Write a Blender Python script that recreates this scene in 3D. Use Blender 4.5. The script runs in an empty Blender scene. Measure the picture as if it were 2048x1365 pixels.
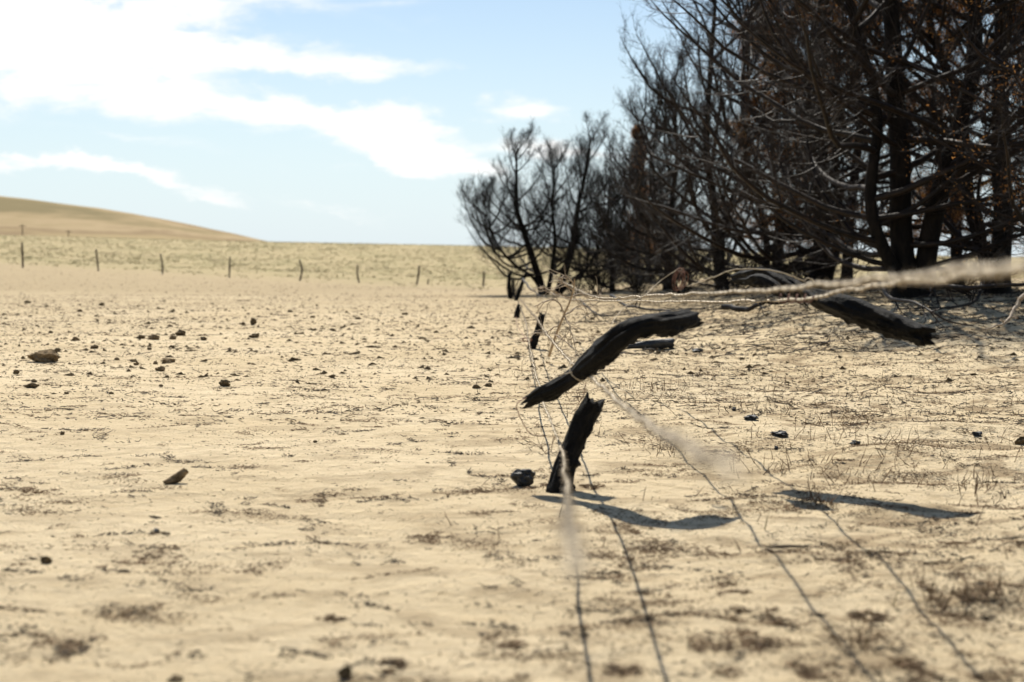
import bpy, math, random
import numpy as np
from mathutils import Vector, Matrix

R = math.radians
rng = np.random.default_rng(11)
random.seed(5)
scene = bpy.context.scene
COL = scene.collection

# ------------------------------------------------------------------ camera
F = 2844.0                      # focal length in pixels of the 2048 px wide photograph (50 mm)
CH = 1.05                       # camera height
HOR = 520.0                     # row of the true horizon
PITCH = math.atan((682.5 - HOR) / F)
cam_d = bpy.data.cameras.new('camera')
cam = bpy.data.objects.new('camera', cam_d)
COL.objects.link(cam)
cam.location = (0, 0, CH)
cam.rotation_euler = (math.pi / 2 - PITCH, 0, 0)
cam_d.sensor_width = 36
cam_d.lens = 50
cam_d.clip_start = 0.05
cam_d.clip_end = 9000
cam_d.dof.use_dof = True
cam_d.dof.focus_distance = 9.8
cam_d.dof.aperture_fstop = 2.1
scene.camera = cam

# ------------------------------------------------------------------ sun, sky, exposure
SUN_EL = R(54.5)
SUN_AZ = R(8)                   # degrees to the left of straight ahead
sd = bpy.data.lights.new('sun', 'SUN')
sd.energy = 5.0
sd.angle = R(0.5)
sd.color = (1.0, 0.945, 0.84)
so = bpy.data.objects.new('sun', sd)
COL.objects.link(so)
tosun = Vector((-math.sin(SUN_AZ) * math.cos(SUN_EL), math.cos(SUN_AZ) * math.cos(SUN_EL), math.sin(SUN_EL)))
so.rotation_euler = tosun.to_track_quat('Z', 'Y').to_euler()
so.location = tosun * 50
scene.view_settings.view_transform = 'Standard'
scene.view_settings.look = 'None'
scene.view_settings.gamma = 1
scene.view_settings.exposure = 0.55

world = bpy.data.worlds.new('World')
scene.world = world
world.use_nodes = True
wt = world.node_tree
wt.nodes.clear()


def wn(t, **k):
    n = wt.nodes.new(t)
    for a, b in k.items():
        setattr(n, a, b)
    return n


def wmath(op, a, b=None, c=None, clamp=False):
    n = wn('ShaderNodeMath', operation=op, use_clamp=clamp)
    for i, v in enumerate((a, b, c)):
        if v is None:
            continue
        if isinstance(v, (int, float)):
            n.inputs[i].default_value = v
        else:
            wt.links.new(v, n.inputs[i])
    return n.outputs[0]


sky = wn('ShaderNodeTexSky')
sky.sky_type = 'NISHITA'
sky.sun_disc = False
sky.sun_elevation = SUN_EL
sky.sun_rotation = -SUN_AZ
sky.air_density = 1.1
sky.dust_density = 0.6
sky.ozone_density = 2.0
tc = wn('ShaderNodeTexCoord')
sep = wn('ShaderNodeSeparateXYZ')
wt.links.new(tc.outputs['Generated'], sep.inputs[0])
yy = wmath('MAXIMUM', sep.outputs[1], 0.12)
U = wmath('DIVIDE', sep.outputs[0], yy)
V = wmath('DIVIDE', sep.outputs[2], yy)
uv = wn('ShaderNodeCombineXYZ')
wt.links.new(U, uv.inputs[0])
wt.links.new(V, uv.inputs[1])
# domain warp so the cloud banks have ragged edges
mpw = wn('ShaderNodeMapping')
mpw.inputs['Scale'].default_value = (1, 2.2, 1)
wt.links.new(uv.outputs[0], mpw.inputs[0])
nz = wn('ShaderNodeTexNoise')
nz.inputs['Scale'].default_value = 9
nz.inputs['Detail'].default_value = 9
nz.inputs['Roughness'].default_value = .62
wt.links.new(mpw.outputs[0], nz.inputs['Vector'])
sub = wn('ShaderNodeVectorMath', operation='SUBTRACT')
wt.links.new(nz.outputs['Color'], sub.inputs[0])
sub.inputs[1].default_value = (.5, .5, .5)
mul = wn('ShaderNodeVectorMath', operation='MULTIPLY')
wt.links.new(sub.outputs[0], mul.inputs[0])
mul.inputs[1].default_value = (.16, .06, 0)
wuv = wn('ShaderNodeVectorMath', operation='ADD')
wt.links.new(uv.outputs[0], wuv.inputs[0])
wt.links.new(mul.outputs[0], wuv.inputs[1])
total = None
CLOUDS = [  # centre x, y, radius x, y (photo pixels as angles), tilt, strength
    (150, 60, 520, 130, 5, 3.2), (640, 118, 330, 40, 5, 1.7), (420, 205, 560, 58, 7, 2.0),
    (760, 262, 250, 60, 14, 2.0), (830, 325, 260, 44, 10, 2.2), (600, 5, 330, 38, 3, .7),
    (250, 352, 380, 24, 12, 1.6), (-50, 305, 300, 26, 8, 1.3), (1035, 226, 120, 30, 0, 1.3), (1110, 298, 210, 24, 6, 1.2),
    (620, 352, 150, 10, 5, .35), (720, 420, 260, 12, 10, .35), (-300, 150, 500, 160, 0, 1.3),
    (300, 280, 420, 20, 10, .35)]
for (cx, cy, rx, ry, an, st) in CLOUDS:
    m = wn('ShaderNodeMapping', vector_type='TEXTURE')
    m.inputs['Location'].default_value = ((cx - 1024) / F, (HOR - cy) / F, 0)
    m.inputs['Rotation'].default_value = (0, 0, -R(an))
    m.inputs['Scale'].default_value = (rx / F, ry / F, 1)
    wt.links.new(wuv.outputs[0], m.inputs[0])
    ln = wn('ShaderNodeVectorMath', operation='LENGTH')
    wt.links.new(m.outputs[0], ln.inputs[0])
    v = wmath('SUBTRACT', 1.0, ln.outputs['Value'], clamp=True)
    v = wmath('MULTIPLY', v, st)
    total = v if total is None else wmath('ADD', total, v)
mp2 = wn('ShaderNodeMapping')
mp2.inputs['Rotation'].default_value = (0, 0, R(10))
mp2.inputs['Scale'].default_value = (1, 3.6, 1)
wt.links.new(uv.outputs[0], mp2.inputs[0])
nz2 = wn('ShaderNodeTexNoise')
nz2.inputs['Scale'].default_value = 14
nz2.inputs['Detail'].default_value = 9
nz2.inputs['Roughness'].default_value = .6
nz2.inputs['Distortion'].default_value = .5
wt.links.new(mp2.outputs[0], nz2.inputs['Vector'])
nn = wmath('MULTIPLY', wmath('SUBTRACT', nz2.outputs['Fac'], .54), 2.6)
dens = wmath('MULTIPLY', total, wmath('ADD', 1.0, nn))
dens = wmath('ADD', dens, wmath('MULTIPLY', nn, wmath('MINIMUM', wmath('MULTIPLY', total, 1.2), .5)))
mr = wn('ShaderNodeMapRange', interpolation_type='SMOOTHSTEP')
mr.inputs['From Min'].default_value = .0
mr.inputs['From Max'].default_value = 1.35
wt.links.new(dens, mr.inputs[0])
cfac = mr.outputs[0]
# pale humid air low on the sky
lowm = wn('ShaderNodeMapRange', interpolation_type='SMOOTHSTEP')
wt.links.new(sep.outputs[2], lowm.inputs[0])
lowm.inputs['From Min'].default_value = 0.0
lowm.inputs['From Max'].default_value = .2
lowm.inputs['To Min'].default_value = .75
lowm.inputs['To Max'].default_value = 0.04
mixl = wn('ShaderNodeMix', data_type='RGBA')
back = wn('ShaderNodeMapRange', interpolation_type='SMOOTHSTEP')      # haze glow kept sunward, cut from the unseen sky behind to deepen shade
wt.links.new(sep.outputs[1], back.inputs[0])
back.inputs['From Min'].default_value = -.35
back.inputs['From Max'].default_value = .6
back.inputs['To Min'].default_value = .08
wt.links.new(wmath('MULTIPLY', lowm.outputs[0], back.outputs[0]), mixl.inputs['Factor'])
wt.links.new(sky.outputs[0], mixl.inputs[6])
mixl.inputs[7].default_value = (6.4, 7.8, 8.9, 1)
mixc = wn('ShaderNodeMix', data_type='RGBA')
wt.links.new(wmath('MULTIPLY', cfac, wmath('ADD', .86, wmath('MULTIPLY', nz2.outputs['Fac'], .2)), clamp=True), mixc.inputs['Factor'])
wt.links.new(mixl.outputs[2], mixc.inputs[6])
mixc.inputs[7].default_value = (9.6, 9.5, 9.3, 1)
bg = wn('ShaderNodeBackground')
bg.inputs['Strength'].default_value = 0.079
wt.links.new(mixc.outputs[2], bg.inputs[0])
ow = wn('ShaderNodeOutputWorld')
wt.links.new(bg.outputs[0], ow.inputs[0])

# ------------------------------------------------------------------ helpers


def ray(px, py):
    a, b = (px - 1024) / F, -(py - 682.5) / F
    c, s = math.cos(PITCH), math.sin(PITCH)
    d = np.array([a, c + b * s, b * c - s])
    return d / d[1]


def at(px, py, D):
    """the point seen at a pixel, D metres ahead"""
    d = ray(px, py)
    return np.array([d[0] * D, D, CH + d[2] * D])


def vnoise(x, y, seed=0):
    x = np.asarray(x, float)
    y = np.asarray(y, float)
    xi = np.floor(x).astype(np.int64)
    yi = np.floor(y).astype(np.int64)
    fx, fy = x - xi, y - yi
    fx = fx * fx * (3 - 2 * fx)
    fy = fy * fy * (3 - 2 * fy)

    def h(a, b):
        n = (a * 374761393 + b * 668265263 + seed * 1442695) & 0xffffffff
        n = ((n ^ (n >> 13)) * 1274126177) & 0xffffffff
        n = n ^ (n >> 16)
        return (n & 0xffff) / 65535.0
    return ((h(xi, yi) * (1 - fx) + h(xi + 1, yi) * fx) * (1 - fy) +
            (h(xi, yi + 1) * (1 - fx) + h(xi + 1, yi + 1) * fx) * fy) * 2 - 1


def fbm(x, y, seed=0, o=4):
    s, a = 0, 1
    for i in range(o):
        s = s + a * vnoise(x * 2 ** i, y * 2 ** i, seed + i * 17)
        a *= .5
    return s


def sm(a, b, x):
    t = np.clip((x - a) / (b - a), 0, 1)
    return t * t * (3 - 2 * t)


KD = np.array([45, 85, 250, 600, 4000.0])
KX = np.array([-900, 0, 500, 1000, 1500, 2048, 3200.0])
ROW85 = np.array([505, 527, 557, 580, 580, 570, 565.0])
ROWC = np.array([462, 474, 486, 497, 507, 517, 520.0])
Z85 = CH - (ROW85 - HOR) * 85 / F
ZC = CH - (ROWC - HOR) * 250 / F
ZT = np.stack([Z85 * 0, Z85, ZC, ZC - 3.5, ZC * 0 - 6])


def ground_z(x, y):
    x = np.asarray(x, float)
    y = np.asarray(y, float)
    px = 1024 + F * x / np.maximum(y, 12)
    ix = np.clip(np.searchsorted(KX, px) - 1, 0, len(KX) - 2)
    tx = np.clip((px - KX[ix]) / (KX[ix + 1] - KX[ix]), 0, 1)
    iy = np.clip(np.searchsorted(KD, y) - 1, 0, len(KD) - 2)
    ty = np.clip((y - KD[iy]) / (KD[iy + 1] - KD[iy]), 0, 1)
    ty = ty * ty * (3 - 2 * ty)
    far = (ZT[iy, ix] * (1 - tx) + ZT[iy, ix + 1] * tx) * (1 - ty) + (ZT[iy + 1, ix] * (1 - tx) + ZT[iy + 1, ix + 1] * tx) * ty
    far = np.where(y < 45, 0, far)
    bank = .5 * sm(1.2, 6.5, x) * sm(11, 22, y) * (1 - sm(40, 60, y))
    near = 1 - sm(40, 70, y)
    left = .05 * sm(6, 10, y) * sm(-1, -6, x) * near
    r = fbm(x / 1.9, y / 1.4, 3, 3) * .020 + fbm(x / .5, y / .38, 9, 3) * .019 * (1 - sm(16, 28, y)) + fbm(x / .16, y / .13, 29, 2) * .0035 * (1 - sm(7, 13, y))
    amp = 0.65 + .9 * sm(.4, 1.8, x)
    rut = fbm(x / 14, y / 9, 40, 3) * .03 * sm(12, 30, y)
    farn = fbm(x / 60, y / 60, 77, 3) * .25 * sm(100, 220, y)
    # keep the sand at its mean level round the broken post
    return far + bank + left + (r * amp) * near + rut * near + farn


def on_ground(px, py):
    d = ray(px, py)
    lo, hi = 1.0, 1.0
    ys = np.concatenate([np.linspace(1.5, 60, 6000), np.linspace(60, 400, 3000)])
    g = ground_z(d[0] * ys, ys)
    k = np.argmax(CH + d[2] * ys <= g)
    D = ys[k] if (CH + d[2] * ys[k] <= g[k]) else 90.0
    return np.array([d[0] * D, D, float(ground_z(d[0] * D, D))])


def scale_at(D):
    return D / F


def mesh(name, v, quads=None, tris=None, mat=None, smooth=True, parent=None, midx=None):
    v = np.asarray(v, np.float32)
    me = bpy.data.meshes.new(name)
    nq = 0 if quads is None else len(quads)
    nt = 0 if tris is None else len(tris)
    me.vertices.add(len(v))
    me.vertices.foreach_set('co', v.ravel())
    loops = []
    if nq:
        loops.append(np.asarray(quads, np.int32).ravel())
    if nt:
        loops.append(np.asarray(tris, np.int32).ravel())
    loops = np.concatenate(loops)
    me.loops.add(len(loops))
    me.loops.foreach_set('vertex_index', loops)
    me.polygons.add(nq + nt)
    st = np.concatenate([np.arange(nq) * 4, nq * 4 + np.arange(nt) * 3]).astype(np.int32)
    me.polygons.foreach_set('loop_start', st)
    me.update(calc_edges=True)
    me.validate()
    me.polygons.foreach_set('use_smooth', np.full(len(me.polygons), smooth))
    mats = mat if isinstance(mat, (list, tuple)) else [mat]
    for m in mats:
        me.materials.append(m)
    if midx is not None:
        me.polygons.foreach_set('material_index', np.asarray(midx, np.int32))
    o = bpy.data.objects.new(name, me)
    COL.objects.link(o)
    if parent is not None:
        o.parent = parent
    return o


def tag(o, label=None, cat=None, group=None, kind=None):
    if label:
        o['label'] = label
    if cat:
        o['category'] = cat
    if group:
        o['group'] = group
    if kind:
        o['kind'] = kind
    return o


def empty(name, loc):
    o = bpy.data.objects.new(name, None)
    o.location = tuple(float(a) for a in loc)
    o.empty_display_size = .2
    COL.objects.link(o)
    return o


def copy_tree(o, parent=None):
    c = o.copy()
    COL.objects.link(c)
    if parent is not None:
        c.parent = parent
    for ch in o.children:
        copy_tree(ch, c)
    return c


def nrm(a):
    return a / np.maximum(np.linalg.norm(a, axis=-1, keepdims=True), 1e-9)


def tubes(P, Rr, k=3):
    """P (B,n,3) centre lines, Rr (B,n) radii -> verts, quads"""
    B, n, _ = P.shape
    T = np.empty_like(P)
    T[:, 1:-1] = P[:, 2:] - P[:, :-2]
    T[:, 0] = P[:, 1] - P[:, 0]
    T[:, -1] = P[:, -1] - P[:, -2]
    T = nrm(T)
    m = nrm(P[:, -1] - P[:, 0])
    ref = np.where(np.abs(m[:, 2:3]) > .8, np.array([[1., 0, 0]]), np.array([[0, 0, 1.]]))
    u = nrm(np.cross(T, ref[:, None, :]))
    w = np.cross(T, u)
    a = np.arange(k) * 2 * np.pi / k
    ring = u[:, :, None, :] * np.cos(a)[None, None, :, None] + w[:, :, None, :] * np.sin(a)[None, None, :, None]
    v = P[:, :, None, :] + ring * Rr[:, :, None, None]
    v = v.reshape(-1, 3)
    b = np.arange(B)[:, None, None] * n * k
    i = np.arange(n - 1)[None, :, None] * k
    j = np.arange(k)[None, None, :]
    j2 = (j + 1) % k
    q = np.stack([b + i + j, b + i + j2, b + i + k + j2, b + i + k + j], -1).reshape(-1, 4)
    return v, q


def merge(parts):
    vs, qs, o = [], [], 0
    for v, q in parts:
        vs.append(v)
        qs.append(q + o)
        o += len(v)
    return np.concatenate(vs), np.concatenate(qs)


def smooth_path(pts, n):
    """Catmull-Rom through the points, n samples evenly by length"""
    p = np.asarray(pts, float)
    p = np.vstack([2 * p[0] - p[1], p, 2 * p[-1] - p[-2]])
    out = []
    for i in range(1, len(p) - 2):
        for t in np.linspace(0, 1, 24, endpoint=False):
            a, b, c, d = p[i - 1:i + 3]
            out.append(.5 * ((2 * b) + (-a + c) * t + (2 * a - 5 * b + 4 * c - d) * t * t + (-a + 3 * b - 3 * c + d) * t ** 3))
    out.append(p[-2])
    out = np.array(out)
    s = np.concatenate([[0], np.cumsum(np.linalg.norm(np.diff(out, axis=0), axis=1))])
    t = np.linspace(0, s[-1], n)
    return np.stack([np.interp(t, s, out[:, i]) for i in range(out.shape[1])], 1)


# ------------------------------------------------------------------ materials
def material(name, build):
    m = bpy.data.materials.new(name)
    m.use_nodes = True
    nt = m.node_tree
    b = nt.nodes['Principled BSDF']
    build(nt, b)
    return m


def noise(nt, scale, detail=5, rough=.55, vec=None, mscale=None, dist=0):
    n = nt.nodes.new('ShaderNodeTexNoise')
    n.inputs['Scale'].default_value = scale
    n.inputs['Detail'].default_value = detail
    n.inputs['Roughness'].default_value = rough
    n.inputs['Distortion'].default_value = dist
    t = nt.nodes.new('ShaderNodeTexCoord')
    src = t.outputs['Object']
    if mscale:
        mp = nt.nodes.new('ShaderNodeMapping')
        mp.inputs['Scale'].default_value = mscale
        nt.links.new(src, mp.inputs[0])
        src = mp.outputs[0]
    nt.links.new(src, n.inputs['Vector'])
    return n.outputs['Fac']


def ramp(nt, fac, stops, interp='LINEAR'):
    r = nt.nodes.new('ShaderNodeValToRGB')
    r.color_ramp.interpolation = interp
    e = r.color_ramp.elements
    while len(e) < len(stops):
        e.new(.5)
    for k, (p, c) in enumerate(stops):
        e[k].position = p
        e[k].color = (*c, 1) if len(c) == 3 else c
    nt.links.new(fac, r.inputs[0])
    return r.outputs[0]


def mixrgb(nt, fac, a, b, mode='MIX'):
    m = nt.nodes.new('ShaderNodeMix')
    m.data_type = 'RGBA'
    m.blend_type = mode
    for s, v in (('Factor', fac), (6, a), (7, b)):
        if isinstance(v, (int, float)):
            m.inputs[s].default_value = v
        elif isinstance(v, tuple):
            m.inputs[s].default_value = (*v, 1)
        else:
            nt.links.new(v, m.inputs[s])
    return m.outputs[2]


def nmath(nt, op, a, b=0.0, clamp=False):
    n = nt.nodes.new('ShaderNodeMath')
    n.operation = op
    n.use_clamp = clamp
    for i, v in enumerate((a, b)):
        if isinstance(v, (int, float)):
            n.inputs[i].default_value = v
        else:
            nt.links.new(v, n.inputs[i])
    return n.outputs[0]


def bump(nt, b, h, strength=.5, dist=.01):
    n = nt.nodes.new('ShaderNodeBump')
    n.inputs['Strength'].default_value = strength
    n.inputs['Distance'].default_value = dist
    nt.links.new(h, n.inputs['Height'])
    nt.links.new(n.outputs[0], b.inputs['Normal'])


def sand_build(nt, b):
    W3 = (0, 0, 0)
    big = noise(nt, .5, 4)
    patch = noise(nt, 2.6, 6, .6, mscale=(1, 1.5, 1), dist=.4)
    speck = noise(nt, 55, 3, .7, mscale=(.6, 1.3, 1))
    mid = noise(nt, 11, 5, .65, mscale=(1, 1.6, 1), dist=.6)
    col = mixrgb(nt, ramp(nt, big, [(.35, W3), (.65, (1, 1, 1))]), (.63, .50, .31), (.73, .595, .39))
    col = mixrgb(nt, nmath(nt, 'MULTIPLY', ramp(nt, mid, [(.48, W3), (.72, (1, 1, 1))]), .4), col, (.48, .35, .19))
    # right hand side, under the trees, carries more litter dust
    t = nt.nodes.new('ShaderNodeTexCoord')
    s = nt.nodes.new('ShaderNodeSeparateXYZ')
    nt.links.new(t.outputs['Object'], s.inputs[0])
    X, Y = s.outputs[0], s.outputs[1]
    right = nt.nodes.new('ShaderNodeMapRange')
    nt.links.new(X, right.inputs[0])
    right.inputs['From Min'].default_value = -1.5
    right.inputs['From Max'].default_value = 2.5
    right.inputs['To Min'].default_value = .35
    pf = nmath(nt, 'MULTIPLY', ramp(nt, patch, [(.50, W3), (.60, (1, 1, 1))]), right.outputs[0])
    col = mixrgb(nt, nmath(nt, 'MULTIPLY', pf, .75), col, (.27, .19, .105))
    col = mixrgb(nt, nmath(nt, 'MULTIPLY', ramp(nt, speck, [(.66, W3), (.72, (1, 1, 1))]), .6), col, (.13, .085, .05))
    # the band of trodden dirt before the far fence
    d1 = nt.nodes.new('ShaderNodeMapRange')
    nt.links.new(nmath(nt, 'ADD', Y, nmath(nt, 'MULTIPLY', noise(nt, .12, 3), 30)), d1.inputs[0])
    d1.inputs['From Min'].default_value = 26
    d1.inputs['From Max'].default_value = 62
    dirt = mixrgb(nt, noise(nt, .9, 7, .8, mscale=(.5, 1, 1)), (.27, .205, .12), (.47, .37, .22))
    col = mixrgb(nt, d1.outputs[0], col, dirt)
    # the field of thin grass beyond the fence
    fn = noise(nt, .16, 7, .72, mscale=(.9, .45, 1))
    fn2 = noise(nt, .7, 5, .8, mscale=(.8, .3, 1))
    field = ramp(nt, fn, [(.36, (.22, .19, .085)), (.46, (.29, .245, .12)), (.54, (.40, .315, .175)), (.62, (.26, .225, .105))])
    field = mixrgb(nt, ramp(nt, fn2, [(.42, W3), (.58, (1, 1, 1))]), field, (.36, .29, .16))
    d2 = nt.nodes.new('ShaderNodeMapRange')
    wob = nmath(nt, 'MULTIPLY', nmath(nt, 'SUBTRACT', noise(nt, .35, 7, .8), .5), 70)
    nt.links.new(nmath(nt, 'ADD', Y, wob), d2.inputs[0])
    d2.inputs['From Min'].default_value = 74
    d2.inputs['From Max'].default_value = 106
    col = mixrgb(nt, d2.outputs[0], col, field)
    nt.links.new(col, b.inputs['Base Color'])
    b.inputs['Roughness'].default_value = .95
    b.inputs['Specular IOR Level'].default_value = .15
    h = nmath(nt, 'ADD', nmath(nt, 'MULTIPLY', noise(nt, 40, 6, .7), .5), nmath(nt, 'MULTIPLY', noise(nt, 9, 4, .6), 1.0))
    bump(nt, b, h, 1.0, .065)


M = {}
M['sand'] = material('sand', sand_build)


def hill_build(nt, b):
    f = noise(nt, .008, 6, .6, mscale=(.8, .6, 7))
    f2 = noise(nt, .06, 5, .7, mscale=(.6, 1, 3))
    c = ramp(nt, f, [(.40, (.17, .145, .085)), (.47, (.30, .235, .14)), (.52, (.36, .28, .175)), (.57, (.225, .165, .105)), (.64, (.33, .26, .15))])
    c = mixrgb(nt, nmath(nt, 'MULTIPLY', f2, .5), c, (.26, .205, .12))
    nt.links.new(c, b.inputs['Base Color'])
    b.inputs['Roughness'].default_value = 1
    b.inputs['Specular IOR Level'].default_value = 0


M['hill'] = material('hill_grass', hill_build)


def bark_build(c1, c2, rough, spec=.5, sc=18):
    def f(nt, b):
        n = noise(nt, sc, 6, .65, mscale=(1, 1, .35), dist=.4)
        nt.links.new(ramp(nt, n, [(.35, c1), (.65, c2)]), b.inputs['Base Color'])
        b.inputs['Roughness'].default_value = rough
        b.inputs['Specular IOR Level'].default_value = spec
        bump(nt, b, n, .5, .01)
    return f


M['bark'] = material('burnt_bark', bark_build((.006, .005, .0045), (.020, .015, .011), .85, .15, 12))
M['twig'] = material('scorched_twig', bark_build((.008, .006, .0045), (.028, .017, .011), .6, .25, 6))
M['twig_far'] = material('scorched_twig_dark', bark_build((.006, .005, .0045), (.014, .010, .008), .65, .2, 6))
M['pale_twig'] = material('pale_twig', bark_build((.16, .11, .07), (.42, .33, .22), .6, .4, 30))


def log_build(nt, b):
    n = noise(nt, 26, 7, .65, dist=.7)
    m = noise(nt, 7, 4, .6)
    c = ramp(nt, n, [(.32, (.0025, .0023, .002)), (.58, (.006, .0055, .005)), (.78, (.022, .017, .012))])
    c = mixrgb(nt, nmath(nt, 'MULTIPLY', ramp(nt, m, [(.55, (0, 0, 0)), (.7, (1, 1, 1))]), .4), c, (.020, .015, .010))
    nt.links.new(c, b.inputs['Base Color'])
    b.inputs['Roughness'].default_value = .75
    b.inputs['Specular IOR Level'].default_value = .16
    bump(nt, b, n, 1.0, .02)


M['log'] = material('charred_wood', log_build)


def char_build(nt, b):
    n = noise(nt, 40, 6, .7)
    nt.links.new(ramp(nt, n, [(.4, (.008, .008, .008)), (.7, (.045, .045, .045))]), b.inputs['Base Color'])
    b.inputs['Roughness'].default_value = .5
    b.inputs['Specular IOR Level'].default_value = .4
    bump(nt, b, n, .6, .01)


M['char'] = material('charcoal', char_build)


def flat_build(c, rough=.8, var=.4):
    def f(nt, b):
        n = noise(nt, 9, 5, .7)
        lo = tuple(x * (1 - var) for x in c)
        hi = tuple(min(1, x * (1 + var)) for x in c)
        nt.links.new(ramp(nt, n, [(.35, lo), (.65, hi)]), b.inputs['Base Color'])
        b.inputs['Roughness'].default_value = rough
        b.inputs['Specular IOR Level'].default_value = .3
    return f


def wire_build(nt, b):
    n = noise(nt, 60, 4, .6)
    nt.links.new(ramp(nt, n, [(.4, (.38, .30, .19)), (.6, (.52, .43, .29)), (.7, (.24, .14, .08))]), b.inputs['Base Color'])
    b.inputs['Roughness'].default_value = .6
    b.inputs['Metallic'].default_value = .1


M['wire'] = material('galvanised_wire', wire_build)


def rust_build(nt, b):
    n = noise(nt, 80, 4, .6)
    nt.links.new(ramp(nt, n, [(.35, (.10, .04, .025)), (.65, (.26, .12, .07))]), b.inputs['Base Color'])
    b.inputs['Roughness'].default_value = .7
    b.inputs['Metallic'].default_value = .2


M['rust'] = material('rusty_wire', rust_build)


M['barb'] = material('barb_steel', flat_build((.24, .19, .13), .5, .5))


def clod_build(c1, c2):
    def f(nt, b):
        n = noise(nt, 30, 7, .7)
        nt.links.new(ramp(nt, n, [(.35, c1), (.7, c2)]), b.inputs['Base Color'])
        b.inputs['Roughness'].default_value = .95
        b.inputs['Specular IOR Level'].default_value = .1
        bump(nt, b, n, .9, .02)
    return f


M['clod'] = material('dry_clod', clod_build((.09, .063, .035), (.32, .23, .13)))
M['clod_dark'] = material('dark_clod', clod_build((.045, .032, .018), (.20, .145, .08)))


M['grass'] = material('field_grass', flat_build((.44, .37, .20), .9, .25))
M['lit_black'] = material('burnt_twig_litter', flat_build((.035, .026, .018)))
M['lit_brown'] = material('brown_litter', flat_build((.16, .10, .05)))
M['lit_straw'] = material('straw_litter', flat_build((.55, .44, .26)))
M['stalk'] = material('brown_stalk', flat_build((.13, .075, .035)))
M['post_far'] = material('weathered_post', flat_build((.10, .075, .05), .9))


def leaf_build(nt, b):
    n = noise(nt, 1.3, 5, .7)
    c = ramp(nt, n, [(.35, (.16, .07, .025)), (.52, (.34, .16, .05)), (.68, (.42, .26, .09))])
    nt.links.new(c, b.inputs['Base Color'])
    b.inputs['Roughness'].default_value = .8
    b.inputs['Specular IOR Level'].default_value = .2
    tr = nt.nodes.new('ShaderNodeBsdfTranslucent')
    nt.links.new(c, tr.inputs[0])
    mx = nt.nodes.new('ShaderNodeMixShader')
    mx.inputs[0].default_value = .5
    out = nt.nodes['Material Output']
    nt.links.new(b.outputs[0], mx.inputs[1])
    nt.links.new(tr.outputs[0], mx.inputs[2])
    nt.links.new(mx.outputs[0], out.inputs[0])


M['leaf'] = material('rusty_foliage', leaf_build)

# ------------------------------------------------------------------ ground sheet
ys = np.concatenate([np.linspace(-4, 2, 25, endpoint=False), 2 * (60 / 2.) ** np.linspace(0, 1, 520, endpoint=False),
                     60 * (4000 / 60.) ** np.linspace(0, 1, 150)])
us = np.sinh(np.linspace(-1.9, 1.9, 460))
us = us / us.max() * 1.35
GX = us[None, :] * (np.maximum(ys, 0)[:, None] + 7)
GY = np.repeat(ys[:, None], len(us), 1)
GZ = ground_z(GX, GY)
gv = np.stack([GX, GY, GZ], -1).reshape(-1, 3)
i, j = np.meshgrid(np.arange(len(ys) - 1), np.arange(len(us) - 1), indexing='ij')
a = (i * len(us) + j).ravel()
gq = np.stack([a, a + 1, a + len(us) + 1, a + len(us)], 1)
tag(mesh('ground', gv, gq, mat=M['sand']), kind='structure')

# hill far to the left
HP = np.array([(-1600, 430), (-1100, 392), (-700, 384), (-300, 388), (0, 400), (100, 411), (200, 422), (270, 433), (350, 449), (430, 465), (500, 478), (560, 490), (640, 505), (720, 530)], float)
hx = np.linspace(-1600, 720, 200)
hy = np.interp(hx, HP[:, 0], HP[:, 1])
DD = np.linspace(420, 1300, 60)
tt = (DD - 420) / 880
hv = []
for k, D in enumerate(DD):
    prof = math.sin(min(tt[k] / .5, 1) * math.pi / 2) ** 1.2 if tt[k] < .5 else math.cos((tt[k] - .5) * math.pi) ** .7 if tt[k] < .999 else 0
    Dt = 860
    X = (hx - 1024) / F * D
    Ztop = CH - (hy - HOR) * Dt / F
    Z = -8 + (Ztop + 8) * prof + fbm(X / 90, np.full_like(X, D / 90), 5, 4) * 1.0 * prof
    hv.append(np.stack([X, np.full_like(X, D), Z], 1))
hv = np.array(hv).reshape(-1, 3)
i, j = np.meshgrid(np.arange(59), np.arange(199), indexing='ij')
a = (i * 200 + j).ravel()
tag(mesh('hill', hv, np.stack([a, a + 1, a + 201, a + 200], 1), mat=M['hill']), kind='structure')

# ------------------------------------------------------------------ litter on the sand (nobody could count it)


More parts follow.
